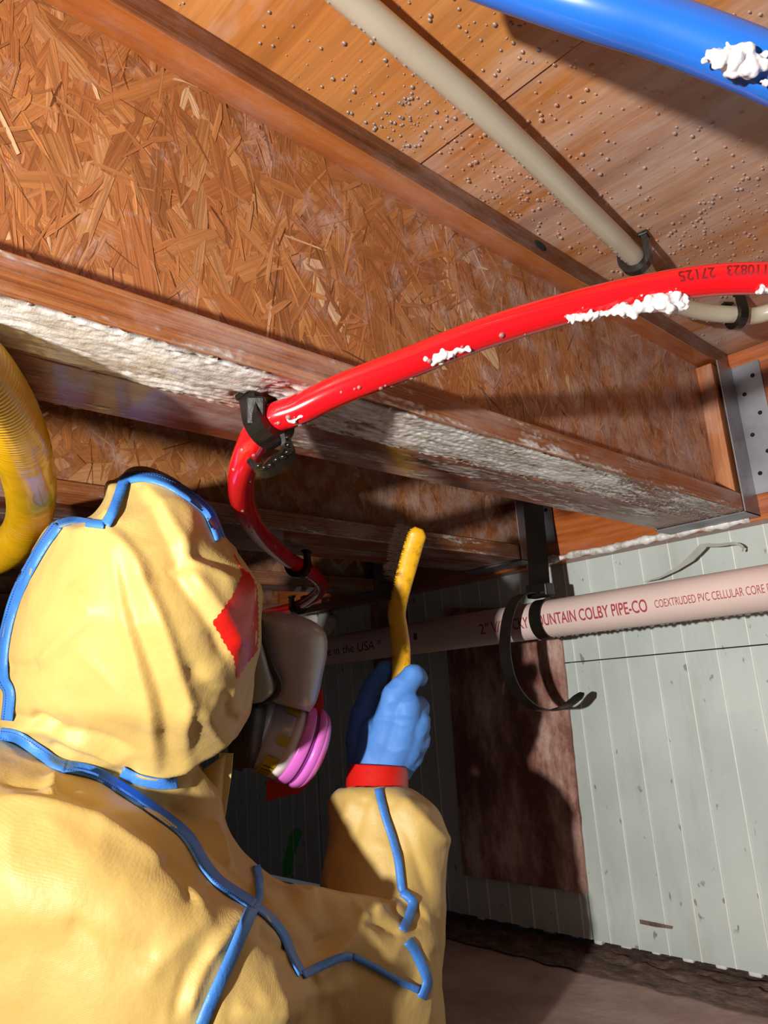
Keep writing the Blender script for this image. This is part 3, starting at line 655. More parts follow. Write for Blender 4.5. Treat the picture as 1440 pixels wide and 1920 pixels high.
for x in np.linspace(-.72, -.2, 46): pts.append(np.array([x + random.uniform(-.004, .004), YP, ZP - PR + .0005])); rad.append(random.uniform(.002, .0045))
drops('water_drops', pts, [(0, -.25, -1)] * len(pts), rad, t, MT['drop'], 9, 4)
# black strap: down from the joist, around the pipe, with a long curling tail
t = thing('cable_tie', 'wide black cable tie holding the drain pipe, long tail curling', 'cable tie', (-.70, YP, ZP + PR))
xs = -.705
top = [aty(998, 900, YP + .04), aty(1001, 960, YP + .03), aty(1007, 1030, YP + .015), aty(1012, 1105, YP)]
obj('hanging_strap', *ribbon(spline(top, 8), .034, RIGHT, .003), MT['black'], t)
ring = [np.array([xs, YP - (PR + .0016) * math.sin(a), ZP + (PR + .0016) * math.cos(a)]) for a in np.linspace(-.3, 2 * math.pi - .3, 49)]
obj('loop', *ribbon(np.array(ring), .022, (1, 0, 0), .0026), MT['black'], t)
hd = aty(1013, 1108, YP); mb = MB(); mb.box(hd + np.array([-.02, -.012, -.011]), hd + np.array([.02, .012, .011])); mb.build('locking_head', MT['black'], t, bevel=.0025)
tail = [atx(u, v, x) for u, v, x in ((1004, 1112, -.712), (975, 1117, -.716), (957, 1142, -.722), (948, 1185, -.728), (948, 1232, -.728), (960, 1280, -.726), (985, 1315, -.722), (1020, 1332, -.716), (1055, 1327, -.706), (1078, 1312, -.70), (1092, 1299, -.695))]
obj('tail', *ribbon(spline(tail, 8), .020, (1, .1, 0), .0022, lambda q: 1 - .55 * max(0, q - .93) / .07), MT['black'], t)
# yellow corrugated gas hose
hp = spline([P(u, v, min(d, .196 / ray(u, v)[2]) if v < 800 else d) for u, v, d in ((-330, 700, .52), (-200, 650, .47), (-90, 660, .445), (-14, 735, .455), (36, 830, .53), (58, 920, .64), (50, 985, .73), (12, 1030, .78), (-50, 1055, .80), (-140, 1066, .82), (-400, 1110, .85), (-800, 1160, 1.0))], 60); hp = np.concatenate([np.linspace(hp[0] + np.array([.012, -.5, .001]), hp[0], 200, endpoint=False), hp])
s = np.concatenate([[0], np.cumsum(np.linalg.norm(np.diff(hp, axis=0), axis=1))]); hr = .0200 + .0005 * np.sin(s / .0042 * 2 * np.pi)
t = thing('gas_hose', 'thick yellow corrugated gas hose looping by the hood', 'hose', hp[0]); obj('hose_wall', *tube(hp, hr, 28), MT['hose'], t, True)
# torn film under the rim board, spray foam lump, paint mark
yf = YL + .012
fl = [aty(u, v, yf) for u, v in ((1330, 1018), (1322, 1030), (1300, 1052), (1270, 1070), (1235, 1086), (1203, 1092), (1240, 1080), (1275, 1058), (1300, 1034), (1312, 1020))]
n = len(fl); V = [p for p in fl] + [p + np.array([.0, .0008, 0]) for p in fl]
tf = thing('torn_film', 'torn grey plastic film hanging from the rim board over the drain pipe', 'plastic film', fl[0] * .5 + fl[-1] * .5)
obj('flap', V, [(0, 1, 8, 9), (1, 2, 7, 8), (2, 3, 6, 7), (3, 4, 5, 6), (n + 9, n + 8, n + 1, n), (n + 8, n + 7, n + 2, n + 1), (n + 7, n + 6, n + 3, n + 2), (n + 6, n + 5, n + 4, n + 3)], MT['film'], tf)
obj('curl', *ribbon(spline([aty(u, v, yf) for u, v in ((1322, 1022), (1350, 1022), (1378, 1019), (1393, 1026), (1392, 1034))], 6), .006, (0, 0.3, 1), .0009, lambda q: 1 - .5 * q), MT['film'], tf)
mb = MB(); r_ = random.Random(2)
for k in range(16): mb.add(*sphere(aty(592 + r_.gauss(0, 12), 1168 + r_.gauss(0, 9), YW - .008), r_.uniform(.012, .026), 1, .6, 1, 10, 7))
o = link('spray_foam_lump', remesh(mb, .004, 3), MT['sprayfoam'], None, True); o['label'] = 'white lump of spray foam on the wall above the drain pipe'; o['category'] = 'spray foam'
sm_ = [aty(u, v, YW - .0019) for u, v in ((1199, 1724), (1230, 1730), (1262, 1737), (1260, 1742), (1228, 1738), (1200, 1732))]
obj('mud_smear', sm_, [tuple(range(6))], MT['dirt'], wall, label='brown mud smear')
gp = [aty(u, v, YW - .0012) for u, v in ((528, 1625), (545, 1560), (556, 1552), (566, 1560), (552, 1600), (545, 1640), (530, 1645))]
obj('paint_mark', gp, [tuple(range(7))], MT['green'], wall, label='green paint streak')

# ------------------------------------------------------------------ person in a yellow coverall
per = thing('person', 'person in a yellow hooded coverall with blue seams, scrubbing overhead', 'person', (-.45, .15, 0.0))
body = MB()
hood = [(262, 886, 272, 886, .665, .01), (238, 893, 312, 893, .662, .035), (224, 908, 342, 908, .66, .05), (196, 938, 378, 936, .66, .065), (146, 968, 398, 962, .66, .078), (100, 995, 410, 990, .66, .088),
        (66, 1050, 440, 1045, .66, .1), (40, 1105, 484, 1095, .66, .106), (16, 1160, 487, 1150, .66, .11), (0, 1215, 485, 1205, .66, .11), (-10, 1270, 474, 1262, .66, .108), (-14, 1310, 466, 1308, .66, .104), (-14, 1340, 460, 1338, .66, .1),
        (-8, 1375, 428, 1365, .665, .092), (6, 1405, 398, 1395, .668, .085), (30, 1430, 380, 1418, .67, .078), (60, 1460, 365, 1445, .672, .07), (60, 1520, 360, 1500, .672, .07), (60, 1570, 360, 1560, .672, .07)]
def grow(r, k): 
    L = math.hypot(r[2] - r[0], r[3] - r[1]); a, b_ = (r[2] - r[0]) / L * k, (r[3] - r[1]) / L * k; return (r[0] - a * 1.6, r[1] - b_ * 1.6, r[2] + a, r[3] + b_, r[4], r[5])
hood = [(250, 880, 290, 880, .664, .012)] + [grow(r, 2 if r[1] < 980 else 7) for r in hood[1:]]
body.add(*px_loft(hood, 48, 4, .92))
torso = [(-180, 1372, -60, 1380, .645, .02), (-300, 1384, 10, 1388, .64, .055), (-360, 1425, 100, 1425, .63, .085), (-400, 1475, 215, 1475, .622, .105), (-430, 1530, 300, 1530, .615, .118), (-450, 1590, 362, 1585, .61, .125), (-470, 1650, 425, 1645, .605, .13),
         (-480, 1720, 500, 1715, .60, .13), (-480, 1800, 555, 1795, .60, .13), (-480, 1900, 590, 1900, .595, .13), (-470, 2050, 600, 2060, .59, .13), (-450, 2300, 590, 2310, .58, .135), (-430, 2600, 600, 2610, .57, .14), (-420, 2850, 630, 2870, .56, .145), (-390, 2920, 610, 2930, .56, .125), (-320, 2975, 540, 2980, .56, .09)]
body.add(*px_loft(torso, 48, 4, .9))
chest = [(300, 1430, 372, 1425, .69, .03), (250, 1480, 412, 1490, .69, .055), (250, 1530, 428, 1545, .69, .07), (280, 1580, 452, 1590, .69, .08), (320, 1630, 490, 1632, .69, .085), (340, 1680, 560, 1680, .69, .085), (360, 1760, 620, 1760, .68, .09), (360, 1900, 640, 1900, .67, .09), (360, 2100, 620, 2100, .65, .09)]
body.add(*px_loft(chest, 36, 4, .95))
uparm = [(430, 1700, 450, 2020, .655, .075), (500, 1672, 520, 2060, .665, .08), (560, 1660, 580, 2075, .68, .08), (620, 1668, 640, 2085, .70, .075), (700, 1680, 705, 2090, .725, .07), (765, 1700, 765, 2085, .745, .062), (812, 1745, 808, 2050, .755, .05), (832, 1810, 830, 1990, .76, .02)]
body.add(*px_loft(uparm, 36, 4, .95))
fore = [(636, 1478, 764, 1474, .818, .040), (622, 1496, 782, 1486, .814, .046), (620, 1525, 808, 1508, .808, .05), (620, 1560, 826, 1545, .802, .052), (614, 1620, 834, 1610, .79, .055), (606, 1680, 838, 1670, .78, .057), (602, 1740, 838, 1735, .77, .058), (606, 1800, 835, 1800, .765, .058), (616, 1880, 828, 1880, .76, .056), (640, 1970, 820, 1970, .755, .052), (675, 2060, 800, 2060, .75, .04), (715, 2100, 760, 2100, .75, .02)]
fore = [(a, b_, c, d, e + .03 * max(0, min(1, (1900 - b_) / 400)), f_) for a, b_, c, d, e, f_ in fore]
body.add(*px_loft(fore, 36, 4, .92))
# folded legs on the ground and the far arm resting in the lap (below and beside the picture)
hipc = P(90, 3000, .56); g0 = hipc.copy(); g0[2] = .12
fwdp = np.array([-.28, .96, 0.]); sidep = np.array([.96, .28, 0.])
for sgn in (-1, 1):
    h_ = g0 + sidep * sgn * .10 + np.array([0, 0, .015]); k_ = g0 + sidep * sgn * .2 + fwdp * .36; k_[2] = .11; f_ = g0 + sidep * sgn * -.06 + fwdp * .30; f_[2] = .06
    capsule(h_, k_, .115, .075, body); capsule(k_, f_, .07, .05, body); capsule(f_, f_ + sidep * sgn * -.10 + fwdp * .05, .045, .04, body)
sh = P(-420, 1600, .62); el = sh + np.array([-.02, .10, -.26]); wr = el + np.array([.05, .22, -.02])
capsule(sh, el, .075, .06, body); capsule(el, wr, .058, .042, body)
me = remesh(body, .0028, 10, .5)
V, Nn = mesh_np(me); U = project(V); front = (Nn @ FWD < .35)
def c6(pts): return [(x * .4444, 860 + y * .4444) for x, y in pts]      # points read in an enlarged view of the hood
def c8(pts): return [(x * .625, 1340 + y * .625) for x, y in pts]       # points read in an enlarged view of torso and arm
HD = .03
CR = [  # fold lines: points, height (m), width px on either side
    (c6([(560, 100), (640, 185), (700, 290), (745, 400), (775, 470)]), -.0055, 9, 26), (c6([(590, 110), (670, 190), (735, 300), (800, 420)]), .005, 16, 14),
    (c6([(440, 290), (520, 345), (590, 440), (640, 560), (700, 700), (750, 860), (790, 1000), (785, 1120), (775, 1240)]), .0062, 7, 20), (c6([(460, 320), (490, 450), (530, 650), (575, 840), (630, 1050), (650, 1290)]), .0045, 18, 8),
    (c6([(500, 420), (560, 640), (620, 830), (690, 1060), (700, 1250)]), -.0045, 14, 12), (c6([(740, 480), (830, 600), (900, 720), (960, 850)]), -.0058, 7, 18), (c6([(790, 470), (880, 580), (960, 700), (1000, 800)]), .0045, 12, 12),
    (c6([(610, 490), (690, 478), (760, 452), (800, 455)]), -.0045, 6, 10), (c6([(770, 425), (880, 470), (1000, 525)]), .004, 7, 10), (c6([(800, 400), (900, 420), (980, 480)]), -.0035, 7, 9),
    (c6([(20, 870), (110, 882), (170, 870)]), -.004, 6, 10), (c6([(170, 870), (280, 760), (390, 675)]), .003, 8, 10), (c6([(310, 530), (360, 600), (415, 675)]), .0025, 8, 9),
    (c6([(790, 1000), (860, 1060), (920, 1160)]), .004, 8, 14), (c6([(960, 1030), (960, 1090), (1000, 1110)]), -.004, 9, 9), (c6([(800, 860), (880, 960), (990, 1000)]), -.003, 10, 16),
    (c6([(130, 1085), (190, 1105), (245, 1145)]), -.008, 6, 9), (c6([(0, 1125), (120, 1130), (260, 1170), (400, 1220), (560, 1292)]), .006, 8, 9), (c6([(0, 1090), (110, 1100), (240, 1140), (380, 1165), (560, 1220)]), -.005, 7, 9),
    (c6([(560, 1295), (650, 1312), (770, 1262), (880, 1190), (1010, 1105)]), .010, 14, 7), (c6([(430, 1330), (600, 1360), (760, 1330), (880, 1250)]), -.010, 12, 10), (c6([(200, 1200), (340, 1250), (470, 1300)]), -.005, 6, 8),
    (c6([(250, 290), (330, 310), (430, 290)]), .004, 8, 16), (c6([(500, 110), (480, 190), (455, 270)]), .007, 12, 12), (c6([(300, 240), (380, 215), (470, 180)]), -.008, 14, 12), (c6([(280, 300), (320, 400), (380, 480)]), -.002, 14, 14),
    # torso
    (c8([(0, 250), (130, 275), (280, 320), (430, 410), (560, 520), (620, 590)]), .0045, 9, 14), (c8([(0, 200), (150, 215), (300, 290)]), -.004, 10, 10), (c8([(160, 180), (150, 240)]), .008, 8, 8), (c8([(480, 440), (540, 500), (580, 570)]), -.005, 10, 8),
    (c8([(560, 900), (600, 780), (660, 680), (740, 590)]), .006, 14, 10), (c8([(520, 900), (560, 790), (620, 700)]), -.004, 12, 14), (c8([(640, 600), (520, 700), (430, 800)]), .003, 20, 20), (c8([(200, 620), (330, 700), (470, 720)]), -.003, 26, 20),
    (c8([(600, 310), (640, 340), (670, 420), (680, 460)]), .006, 8, 10), (c8([(500, 270), (560, 310), (640, 320)]), -.005, 8, 10), (c8([(780, 640), (830, 690), (870, 690)]), -.006, 8, 10), (c8([(780, 460), (840, 480), (900, 540), (950, 530)]), .005, 12, 12),
    (c8([(910, 790), (980, 740), (1060, 640), (1110, 600)]), .007, 12, 22), (c8([(950, 690), (1030, 660), (1100, 600)]), -.006, 12, 12), (c8([(1120, 590), (1180, 560), (1240, 560)]), .005, 10, 10), (c8([(1140, 540), (1200, 600), (1250, 640)]), -.006, 8, 10),
    (c8([(760, 860), (900, 850), (1060, 800)]), .004, 20, 14), (c8([(700, 880), (780, 900), (900, 890)]), .005, 12, 12),
    # sleeve
    (c8([(1140, 230), (1180, 330), (1210, 430)]), -.005, 8, 8), (c8([(1070, 240), (1030, 330), (990, 450), (960, 530)]), .004, 14, 14), (c8([(1100, 250), (1080, 330), (1030, 430)]), -.003, 12, 12), (c8([(1200, 250), (1270, 330), (1330, 390)]), .005, 12, 12), (c8([(1160, 250), (1230, 380), (1290, 540)]), -.004, 12, 16), (c8([(1210, 540), (1270, 600), (1300, 720)]), .005, 12, 14), (c8([(1090, 620), (1160, 640), (1200, 660)]), -.006, 8, 8),
]
disp = np.zeros(len(V))
for pts_, amp, wl, wrt in CR:
    pl = spline([np.array(p) for p in pts_], 6); box = (U[:, 0] > pl[:, 0].min() - 60) & (U[:, 0] < pl[:, 0].max() + 60) & (U[:, 1] > pl[:, 1].min() - 60) & (U[:, 1] < pl[:, 1].max() + 60) & front
    ii = np.nonzero(box)[0]
    if not len(ii): continue
    d, sp_ = poly_dist(U[ii, :2], pl); wdt = np.where(d < 0, wl, wrt) * 1.25; fade = np.clip(np.minimum(sp_, 1 - sp_) * 6 + .25, 0, 1)
    disp[ii] += amp * 1.45 * np.exp(-np.sqrt((d / wdt) ** 2 + .02) * 1.3) * fade
for i in range(len(V)):
    if U[i, 1] < 2100:
        p = V[i]; n = noise.noise(Vector((p[0] * 13, p[1] * 13, p[2] * 9))); r_ = 1 - abs(noise.noise(Vector((p[0] * 9 + 4, p[1] * 9, p[2] * 6))))
        q_ = 1 - abs(noise.noise(Vector((p[0] * 22 + 9, p[1] * 22, p[2] * 17)))); disp[i] += .0035 * n + .005 * (r_ ** 3 - .4) + .0032 * (q_ ** 5 - .2) * (.5 + noise.noise(Vector((p[0] * 6, p[1] * 6, p[2] * 6 + 3)))) + .0012 * noise.noise(Vector((p[0] * 40, p[1] * 40, p[2] * 40)))
V = V + Nn * disp[:, None]
E_ = np.empty(len(me.edges) * 2, np.int64); me.edges.foreach_get('vertices', E_); E_ = E_.reshape(-1, 2); deg = np.bincount(E_.ravel(), minlength=len(V))[:, None]
for _ in range(3):
    A_ = np.stack([np.bincount(E_[:, 0], V[E_[:, 1], k], len(V)) + np.bincount(E_[:, 1], V[E_[:, 0], k], len(V)) for k in range(3)], 1); V = V * .5 + A_ / deg * .5
set_np(me, V); suit = link('coverall', me, MT['suit'], per, True)
BV = bvh_of(me)
def cast(u, v, fallback=None):
    d = ray(u, v); dn = d / np.linalg.norm(d); h = BV.ray_cast(Vector(CAM), Vector(dn), 3.0)
    if h[0] is not None: return np.array(h[0])
    return None
def cast_near(u, v):
    """the garment surface at a pixel; past its outline the nearest point of the surface"""
    p = cast(u, v)
    if p is None:
        for r_ in (4, 8, 12, 18, 26, 36):
            c = [cast(u + r_ * math.cos(a), v + r_ * math.sin(a)) for a in np.linspace(0, 6.283, 12, endpoint=False)]; c = [q for q in c if q is not None]
            if c:
                dd = np.median([(q - CAM) @ FWD for q in c]); return P(u, v, dd)
        return P(u, v, .66)
    return p
def px_resample(pts, step):
    pl = spline([np.array(p, float) for p in pts], 8); s = np.concatenate([[0], np.cumsum(np.hypot(*np.diff(pl, axis=0).T))]); q = np.arange(0, s[-1], step)
    return np.stack([np.interp(q, s, pl[:, 0]), np.interp(q, s, pl[:, 1])], 1)
def smooth_depth(pts, it=2):
    for _ in range(it):
        q = pts.copy(); q[1:-1] = (pts[:-2] + 2 * pts[1:-1] + pts[2:]) / 4; pts = q
    return pts
def piping(pts, wpx, stitch=True, lift=.0034, m='piping', nm='blue_binding'):
    wpx *= 1.38; pl = px_resample(pts, 5); T = np.gradient(pl, axis=0); T /= np.linalg.norm(T, axis=1)[:, None]; Nn_ = np.stack([-T[:, 1], T[:, 0]], 1)
    def near(e, k): pd = np.pad(e, k, 'edge'); return np.min(np.stack([pd[q:q + len(e)] for q in range(2 * k + 1)]), 0)
    md = np.array([(cast_near(*p) - CAM) @ FWD for p in pl]); pad = np.pad(md, 3, 'edge'); md = np.median(np.stack([pad[k:k + len(md)] for k in range(7)]), 0); cols = []
    for off, l in ((-.55, 0.0006), (-.5, lift), (0, lift * 1.06), (.5, lift), (.55, .0006)):
        ed = np.array([(cast_near(*(p + n * wpx * off)) - CAM) @ FWD for p, n in zip(pl, Nn_)]); ed = near(np.clip(ed, md - .04, md + .02), 1)
        for _ in range(4): ed[1:-1] = (ed[:-2] + 2 * ed[1:-1] + ed[2:]) / 4
        c = np.array([P(*(p + n * wpx * off), d_) for p, n, d_ in zip(pl, Nn_, ed)]); tc_ = CAM - c; tc_ /= np.linalg.norm(tc_, axis=1)[:, None]; cols.append(c + tc_ * l)
    base = cols[2] - (CAM - cols[2]) / np.linalg.norm(CAM - cols[2], axis=1)[:, None] * .004
    rings = [[cols[k][i] for k in range(5)] + [base[i]] for i in range(len(pl))]
    o = obj(nm, *loft(rings), MT[m], per, True)
    if stitch:
        mb = MB(); ct = cols[1] * .55 + cols[2] * .45 if stitch == 1 else cols[3] * .55 + cols[2] * .45; tc_ = CAM - ct; tc_ /= np.linalg.norm(tc_, axis=1)[:, None]; ct = ct + tc_ * .0006
        for i in range(0, len(ct) - 1):
            a, b_ = ct[i], ct[i] + (ct[i + 1] - ct[i]) * .62; w_ = np.cross(tc_[i], b_ - a); w_ = w_ / np.linalg.norm(w_) * .0005
            mb.add([a + w_, a - w_, b_ - w_, b_ + w_], [(0, 1, 2, 3)])
        mb.build('stitching', MT['stitch'], o, kind='stuff')
    return o
piping(c6([(28, 1105), (38, 990), (12, 930), (10, 820), (30, 700), (70, 570), (130, 450), (190, 350), (245, 275)]), 15, 1)
piping(c6([(240, 278), (300, 262), (370, 270), (440, 278)]), 11, 0)
piping(c6([(445, 278), (475, 225), (500, 160), (525, 90), (560, 72)]), 13, 0)
piping(c6([(545, 80), (610, 74), (700, 98), (790, 148), (870, 212), (905, 275), (930, 340)]), 14, 1)
piping(c6([(0, 1162), (70, 1175), (150, 1225), (230, 1280), (280, 1298)]), 16, 1)
piping([(118, 1436), (180, 1450), (250, 1492), (320, 1540), (355, 1572), (385, 1622), (415, 1656), (455, 1682), (478, 1698)], 16, 2)
piping([(474, 1694), (505, 1718), (532, 1752), (548, 1790), (568, 1828)], 12, 0)
piping([(568, 1828), (600, 1812), (640, 1796), (664, 1794)], 11, 0)
piping([(662, 1793), (700, 1812), (745, 1838), (788, 1858)], 9, 0)
piping([(790, 1872), (802, 1842), (792, 1812), (776, 1778), (764, 1764)], 13, 0)
piping([(474, 1702), (452, 1752), (428, 1808), (400, 1868), (372, 1935)], 16, 0)
piping([(481, 1622), (486, 1650), (486, 1684), (478, 1700)], 10, 0)
piping([(709, 1478), (722, 1530), (736, 1572), (746, 1612), (752, 1660), (756, 1672)], 10, 0)
piping([(754, 1672), (768, 1684), (774, 1694), (766, 1722), (752, 1748)], 12, 0)
piping([(228, 1447), (260, 1462), (300, 1470), (335, 1468)], 14, 0)
def patch(poly, m, nm, parent=per, lift=.0018, step=6, jag=0, thick=.0006):
    """a piece of tape laid on the garment inside the outline given in pixels"""
    poly = np.array(poly, float)
    if jag:
        out = []
        for i in range(len(poly)):
            a, b_ = poly[i], poly[(i + 1) % len(poly)]; L = np.hypot(*(b_ - a)); n = max(1, int(L / 5)); nv = np.array([-(b_ - a)[1], (b_ - a)[0]]) / max(L, 1e-6)
            for k in range(n): out.append(a + (b_ - a) * k / n + nv * (jag if k % 2 else -jag))
        poly = np.array(out)
    bm = bmesh.new(); vs_ = [bm.verts.new((p[0], p[1], 0)) for p in poly]; bm.faces.new(vs_); bmesh.ops.triangulate(bm, faces=bm.faces[:])
    x0, y0 = poly.min(0); x1, y1 = poly.max(0)
    for x in np.arange(x0 + step, x1, step): bmesh.ops.bisect_plane(bm, geom=bm.verts[:] + bm.edges[:] + bm.faces[:], plane_co=(x, 0, 0), plane_no=(1, 0, 0))
    for y in np.arange(y0 + step, y1, step): bmesh.ops.bisect_plane(bm, geom=bm.verts[:] + bm.edges[:] + bm.faces[:], plane_co=(0, y, 0), plane_no=(0, 1, 0))
    for v in bm.verts:
        p = cast_near(v.co.x, v.co.y); tc_ = CAM - p; tc_ /= np.linalg.norm(tc_); v.co = Vector(p + tc_ * lift)
    bmesh.ops.recalc_face_normals(bm, faces=bm.faces[:])
    me_ = bpy.data.meshes.new(nm); bm.to_mesh(me_); bm.free(); return link(nm, me_, m, parent, True)
patch(c6([(985, 400), (1015, 455), (1022, 492), (1002, 540), (972, 590), (930, 650), (896, 690), (928, 745), (955, 795), (985, 835), (992, 880), (1005, 930), (1030, 880), (1085, 815), (1092, 740), (1090, 620), (1086, 545), (1060, 488), (1020, 460)]), MT['tape'], 'tape_patch', jag=1.2)
# collar flap (pale zip cover standing beside the chin)
cf = spline([P(u, v, d) for u, v, d in ((424, 1412, .70), (421, 1450, .695), (415, 1490, .69), (408, 1535, .685))], 8)
obj('zip_flap', *ribbon(cf, .013, RIGHT, .002), MT['suit_pale'], per)
cb = px_loft([(330, 1478, 426, 1412, .70, .012), (335, 1495, 424, 1440, .70, .018), (345, 1520, 420, 1490, .695, .022), (360, 1560, 414, 1540, .69, .025)], 24, 4); obj('collar', *cb, MT['suit'], per, True)
# sleeve tape and glove
cuff = px_loft([(655, 1432, 764, 1438, .875, .033), (651, 1446, 766, 1452, .872, .035), (649, 1462, 766, 1470, .868, .037), (648, 1482, 766, 1488, .862, .038), (645, 1500, 768, 1508, .858, .038)], 36, 4, .95); obj('tape_cuff', *cuff, MT['tape'], per, True)
hem = []; a_ = np.linspace(0, 2 * math.pi, 60, endpoint=False)
for k, (u1, u2, vv, d, hd_) in enumerate(((640, 776, 1486, .852, .0430), (632, 786, 1500, .850, .0455), (624, 802, 1520, .846, .048), (620, 818, 1545, .840, .049))):
    hem.append([P((u1 + u2) / 2 + (u2 - u1) / 2 * math.cos(q), vv + (1 - k / 3) * (9 * math.sin(2 * q + 2.6) + 6 * math.cos(5 * q)) + (1 - k / 3) * 6 * math.cos(q), d - hd_ * math.sin(q)) for q in a_])
hem = hem[::-1] + [[np.array(p) * .97 + np.mean(hem[0], 0) * .03 for p in hem[0]]] + [[np.array(p) * .95 + np.mean(hem[2], 0) * .05 for p in hem[2]]]
obj('sleeve_hem', *loft(hem, False), MT['suit'], per, True)
gl = MB()
def finger(pts_, rads):
    pp = [P(p[0], p[1], p[2] + HD) for p in pts_]
    for i in range(len(pp) - 1): capsule(pp[i], pp[i + 1], rads[i], rads[i + 1], gl)
finger([(706, 1455, .858), (722, 1390, .85), (738, 1312, .842)], [.026, .022, .0155]); finger([(716, 1455, .856), (748, 1390, .846), (766, 1325, .84)], [.026, .022, .0155])
finger([(722, 1455, .858), (760, 1395, .85), (783, 1352, .848)], [.024, .021, .015]); finger([(726, 1455, .862), (764, 1415, .86), (784, 1388, .858)], [.022, .019, .0145])
finger([(738, 1308, .842), (776, 1266, .85), (784, 1270, .882), (758, 1276, .897)], [.0155, .0132, .0112, .0098])
finger([(762, 1330, .84), (782, 1328, .862), (772, 1328, .898), (746, 1330, .902)], [.017, .0150, .0125, .01])
finger([(776, 1358, .848), (783, 1364, .870), (772, 1366, .904), (748, 1366, .904)], [.0175, .0150, .012, .0098])
finger([(772, 1392, .858), (778, 1400, .876), (768, 1402, .904), (750, 1402, .902)], [.018, .0145, .0115, .0092])
finger([(758, 1340, .845), (770, 1390, .856)], [.020, .020])
finger([(692, 1452, .866), (680, 1390, .876), (682, 1340, .882), (700, 1288, .886), (722, 1254, .88)], [.026, .021, .0165, .0128, .0098])
finger([(706, 1480, .846), (708, 1440, .858), (714, 1380, .866)], [.031, .031, .028])
gm = remesh(gl, .0018, 12, .5)
V, Nn = mesh_np(gm); dsp = np.array([.0007 * noise.noise(Vector(p * 60)) + .0012 * (1 - abs(noise.noise(Vector((p[0] * 30, p[1] * 30, p[2] * 55))))) ** 4 for p in V])
set_np(gm, V + Nn * dsp[:, None]); link('glove', gm, MT['glove'], per, True, label='blue nitrile glove')
gm2 = gm.copy(); V, _ = mesh_np(gm2); cg = P(706, 1480, .876); L_ = (V - cg) @ np.stack([RIGHT, DOWN, FWD], 1)
Vn = wr + np.outer(-L_[:, 1], np.array([.25, .95, -.1])) + np.outer(-L_[:, 0], np.array([.9, -.25, .1])) + np.outer(L_[:, 2], np.array([.1, .1, -1.0]))
set_np(gm2, Vn); o = link('glove', gm2, MT['glove'], per, True, label='blue nitrile glove resting in the lap')

# ------------------------------------------------------------------ respirator worn under the hood
rs = thing('respirator', 'full-face respirator with magenta filter cartridge, below the red tape', 'respirator', P(500, 1330, .70))
lens = [(480, 1150, 515, 1146, .775, .02), (474, 1165, 566, 1156, .775, .045), (472, 1182, 598, 1172, .775, .052), (472, 1205, 613, 1195, .775, .055), (474, 1235, 613, 1228, .775, .056), (480, 1265, 606, 1262, .775, .054), (490, 1288, 600, 1292, .775, .05), (500, 1305, 592, 1318, .775, .044), (515, 1318, 580, 1335, .775, .03)]
obj('lens_cover', *px_loft(lens, 40, 5, .85), MT['lens'], rs, True)
side = [(462, 1200, 492, 1190, .735, .03), (458, 1240, 508, 1235, .735, .034), (456, 1275, 522, 1278, .74, .034), (455, 1305, 520, 1300, .742, .03), (458, 1322, 500, 1315, .745, .02)]
obj('side_visor', *px_loft(side, 28, 4, .9), MT['lens2'], rs, True)
obj('lens_rim', *tube(spline([P(u, v, d) for u, v, d in ((488, 1165, .722), (494, 1200, .714), (508, 1245, .711), (524, 1280, .717), (520, 1300, .722), (500, 1312, .73), (470, 1326, .745))], 8), .0032, 10), MT['rubber'], rs, True)
fp = [(440, 1330, 500, 1320, .775, .04), (430, 1370, 500, 1360, .775, .045), (428, 1410, 490, 1410, .775, .04), (440, 1440, 475, 1440, .775, .025)]
obj('face_piece', *px_loft(fp, 28, 4), MT['rubber'], rs, True)
A = RIGHT * .86 + DOWN * .44 + FWD * .26; A /= np.linalg.norm(A); cc = P(541, 1388, .80); S1 = DOWN - A * (DOWN @ A); S1 /= np.linalg.norm(S1); S2 = np.cross(A, S1)
def lathe(prof, seg=44): return loft([[cc + A * t_ / 870 + r_ / 870 * (math.cos(a) * S1 + math.sin(a) * S2) for a in np.linspace(0, 2 * math.pi, seg, endpoint=False)] for t_, r_ in prof])
ct_ = obj('cartridge', *lathe([(-52, 12), (-51, 26), (-44, 30), (-43, 28.5), (-40, 28.5), (-39, 32), (-32, 33.5), (-31, 32), (-29, 32), (-28, 34), (-12, 35.5), (-11.5, 35.8), (-3, 36)]), MT['cart'], rs, True)
obj('label_band', *lathe([(-9, 30), (-9, 36.2), (0, 36.6), (0.2, 30)]), MT['cart_white'], rs, True)
obj('filter_ring', *lathe([(0, 30), (0, 37.5), (2, 38.2), (9, 38.2), (10.5, 37), (10.6, 30)]), MT['magenta'], rs, True)
obj('filter_groove', *lathe([(10, 30), (10, 35.5), (15, 35.5), (15, 30)]), MT['magenta_dark'], rs, True)
obj('filter_cap', *lathe([(14, 30), (14.2, 37), (16, 38), (21, 37.6), (21.6, 36.6), (22.2, 37), (26, 34.5), (29, 30), (31, 22), (32, 10), (32, .5)]), MT['magenta'], rs, True)
def sticker(t0, t1, a0, a1, rr_, mt_='sticker'):
    V = []; n = 9
    for i in range(n):
        for t_ in (t0, t1): a = a0 + (a1 - a0) * i / (n - 1); V.append(cc + A * t_ / 870 + rr_ / 870 * (math.cos(a) * S1 + math.sin(a) * S2))
    return obj('sticker', V, [(2 * i, 2 * i + 1, 2 * i + 3, 2 * i + 2) for i in range(n - 1)], MT[mt_], ct_)
sgn = 1 if (S2 @ FWD) < 0 else -1
sticker(-22, -9.2, sgn * .25, sgn * 1.25, 36.6); sticker(-20, -9, sgn * 1.6, sgn * 1.85, 36.6); sticker(-21, -6, sgn * 2.4, sgn * 2.75, 36.8)
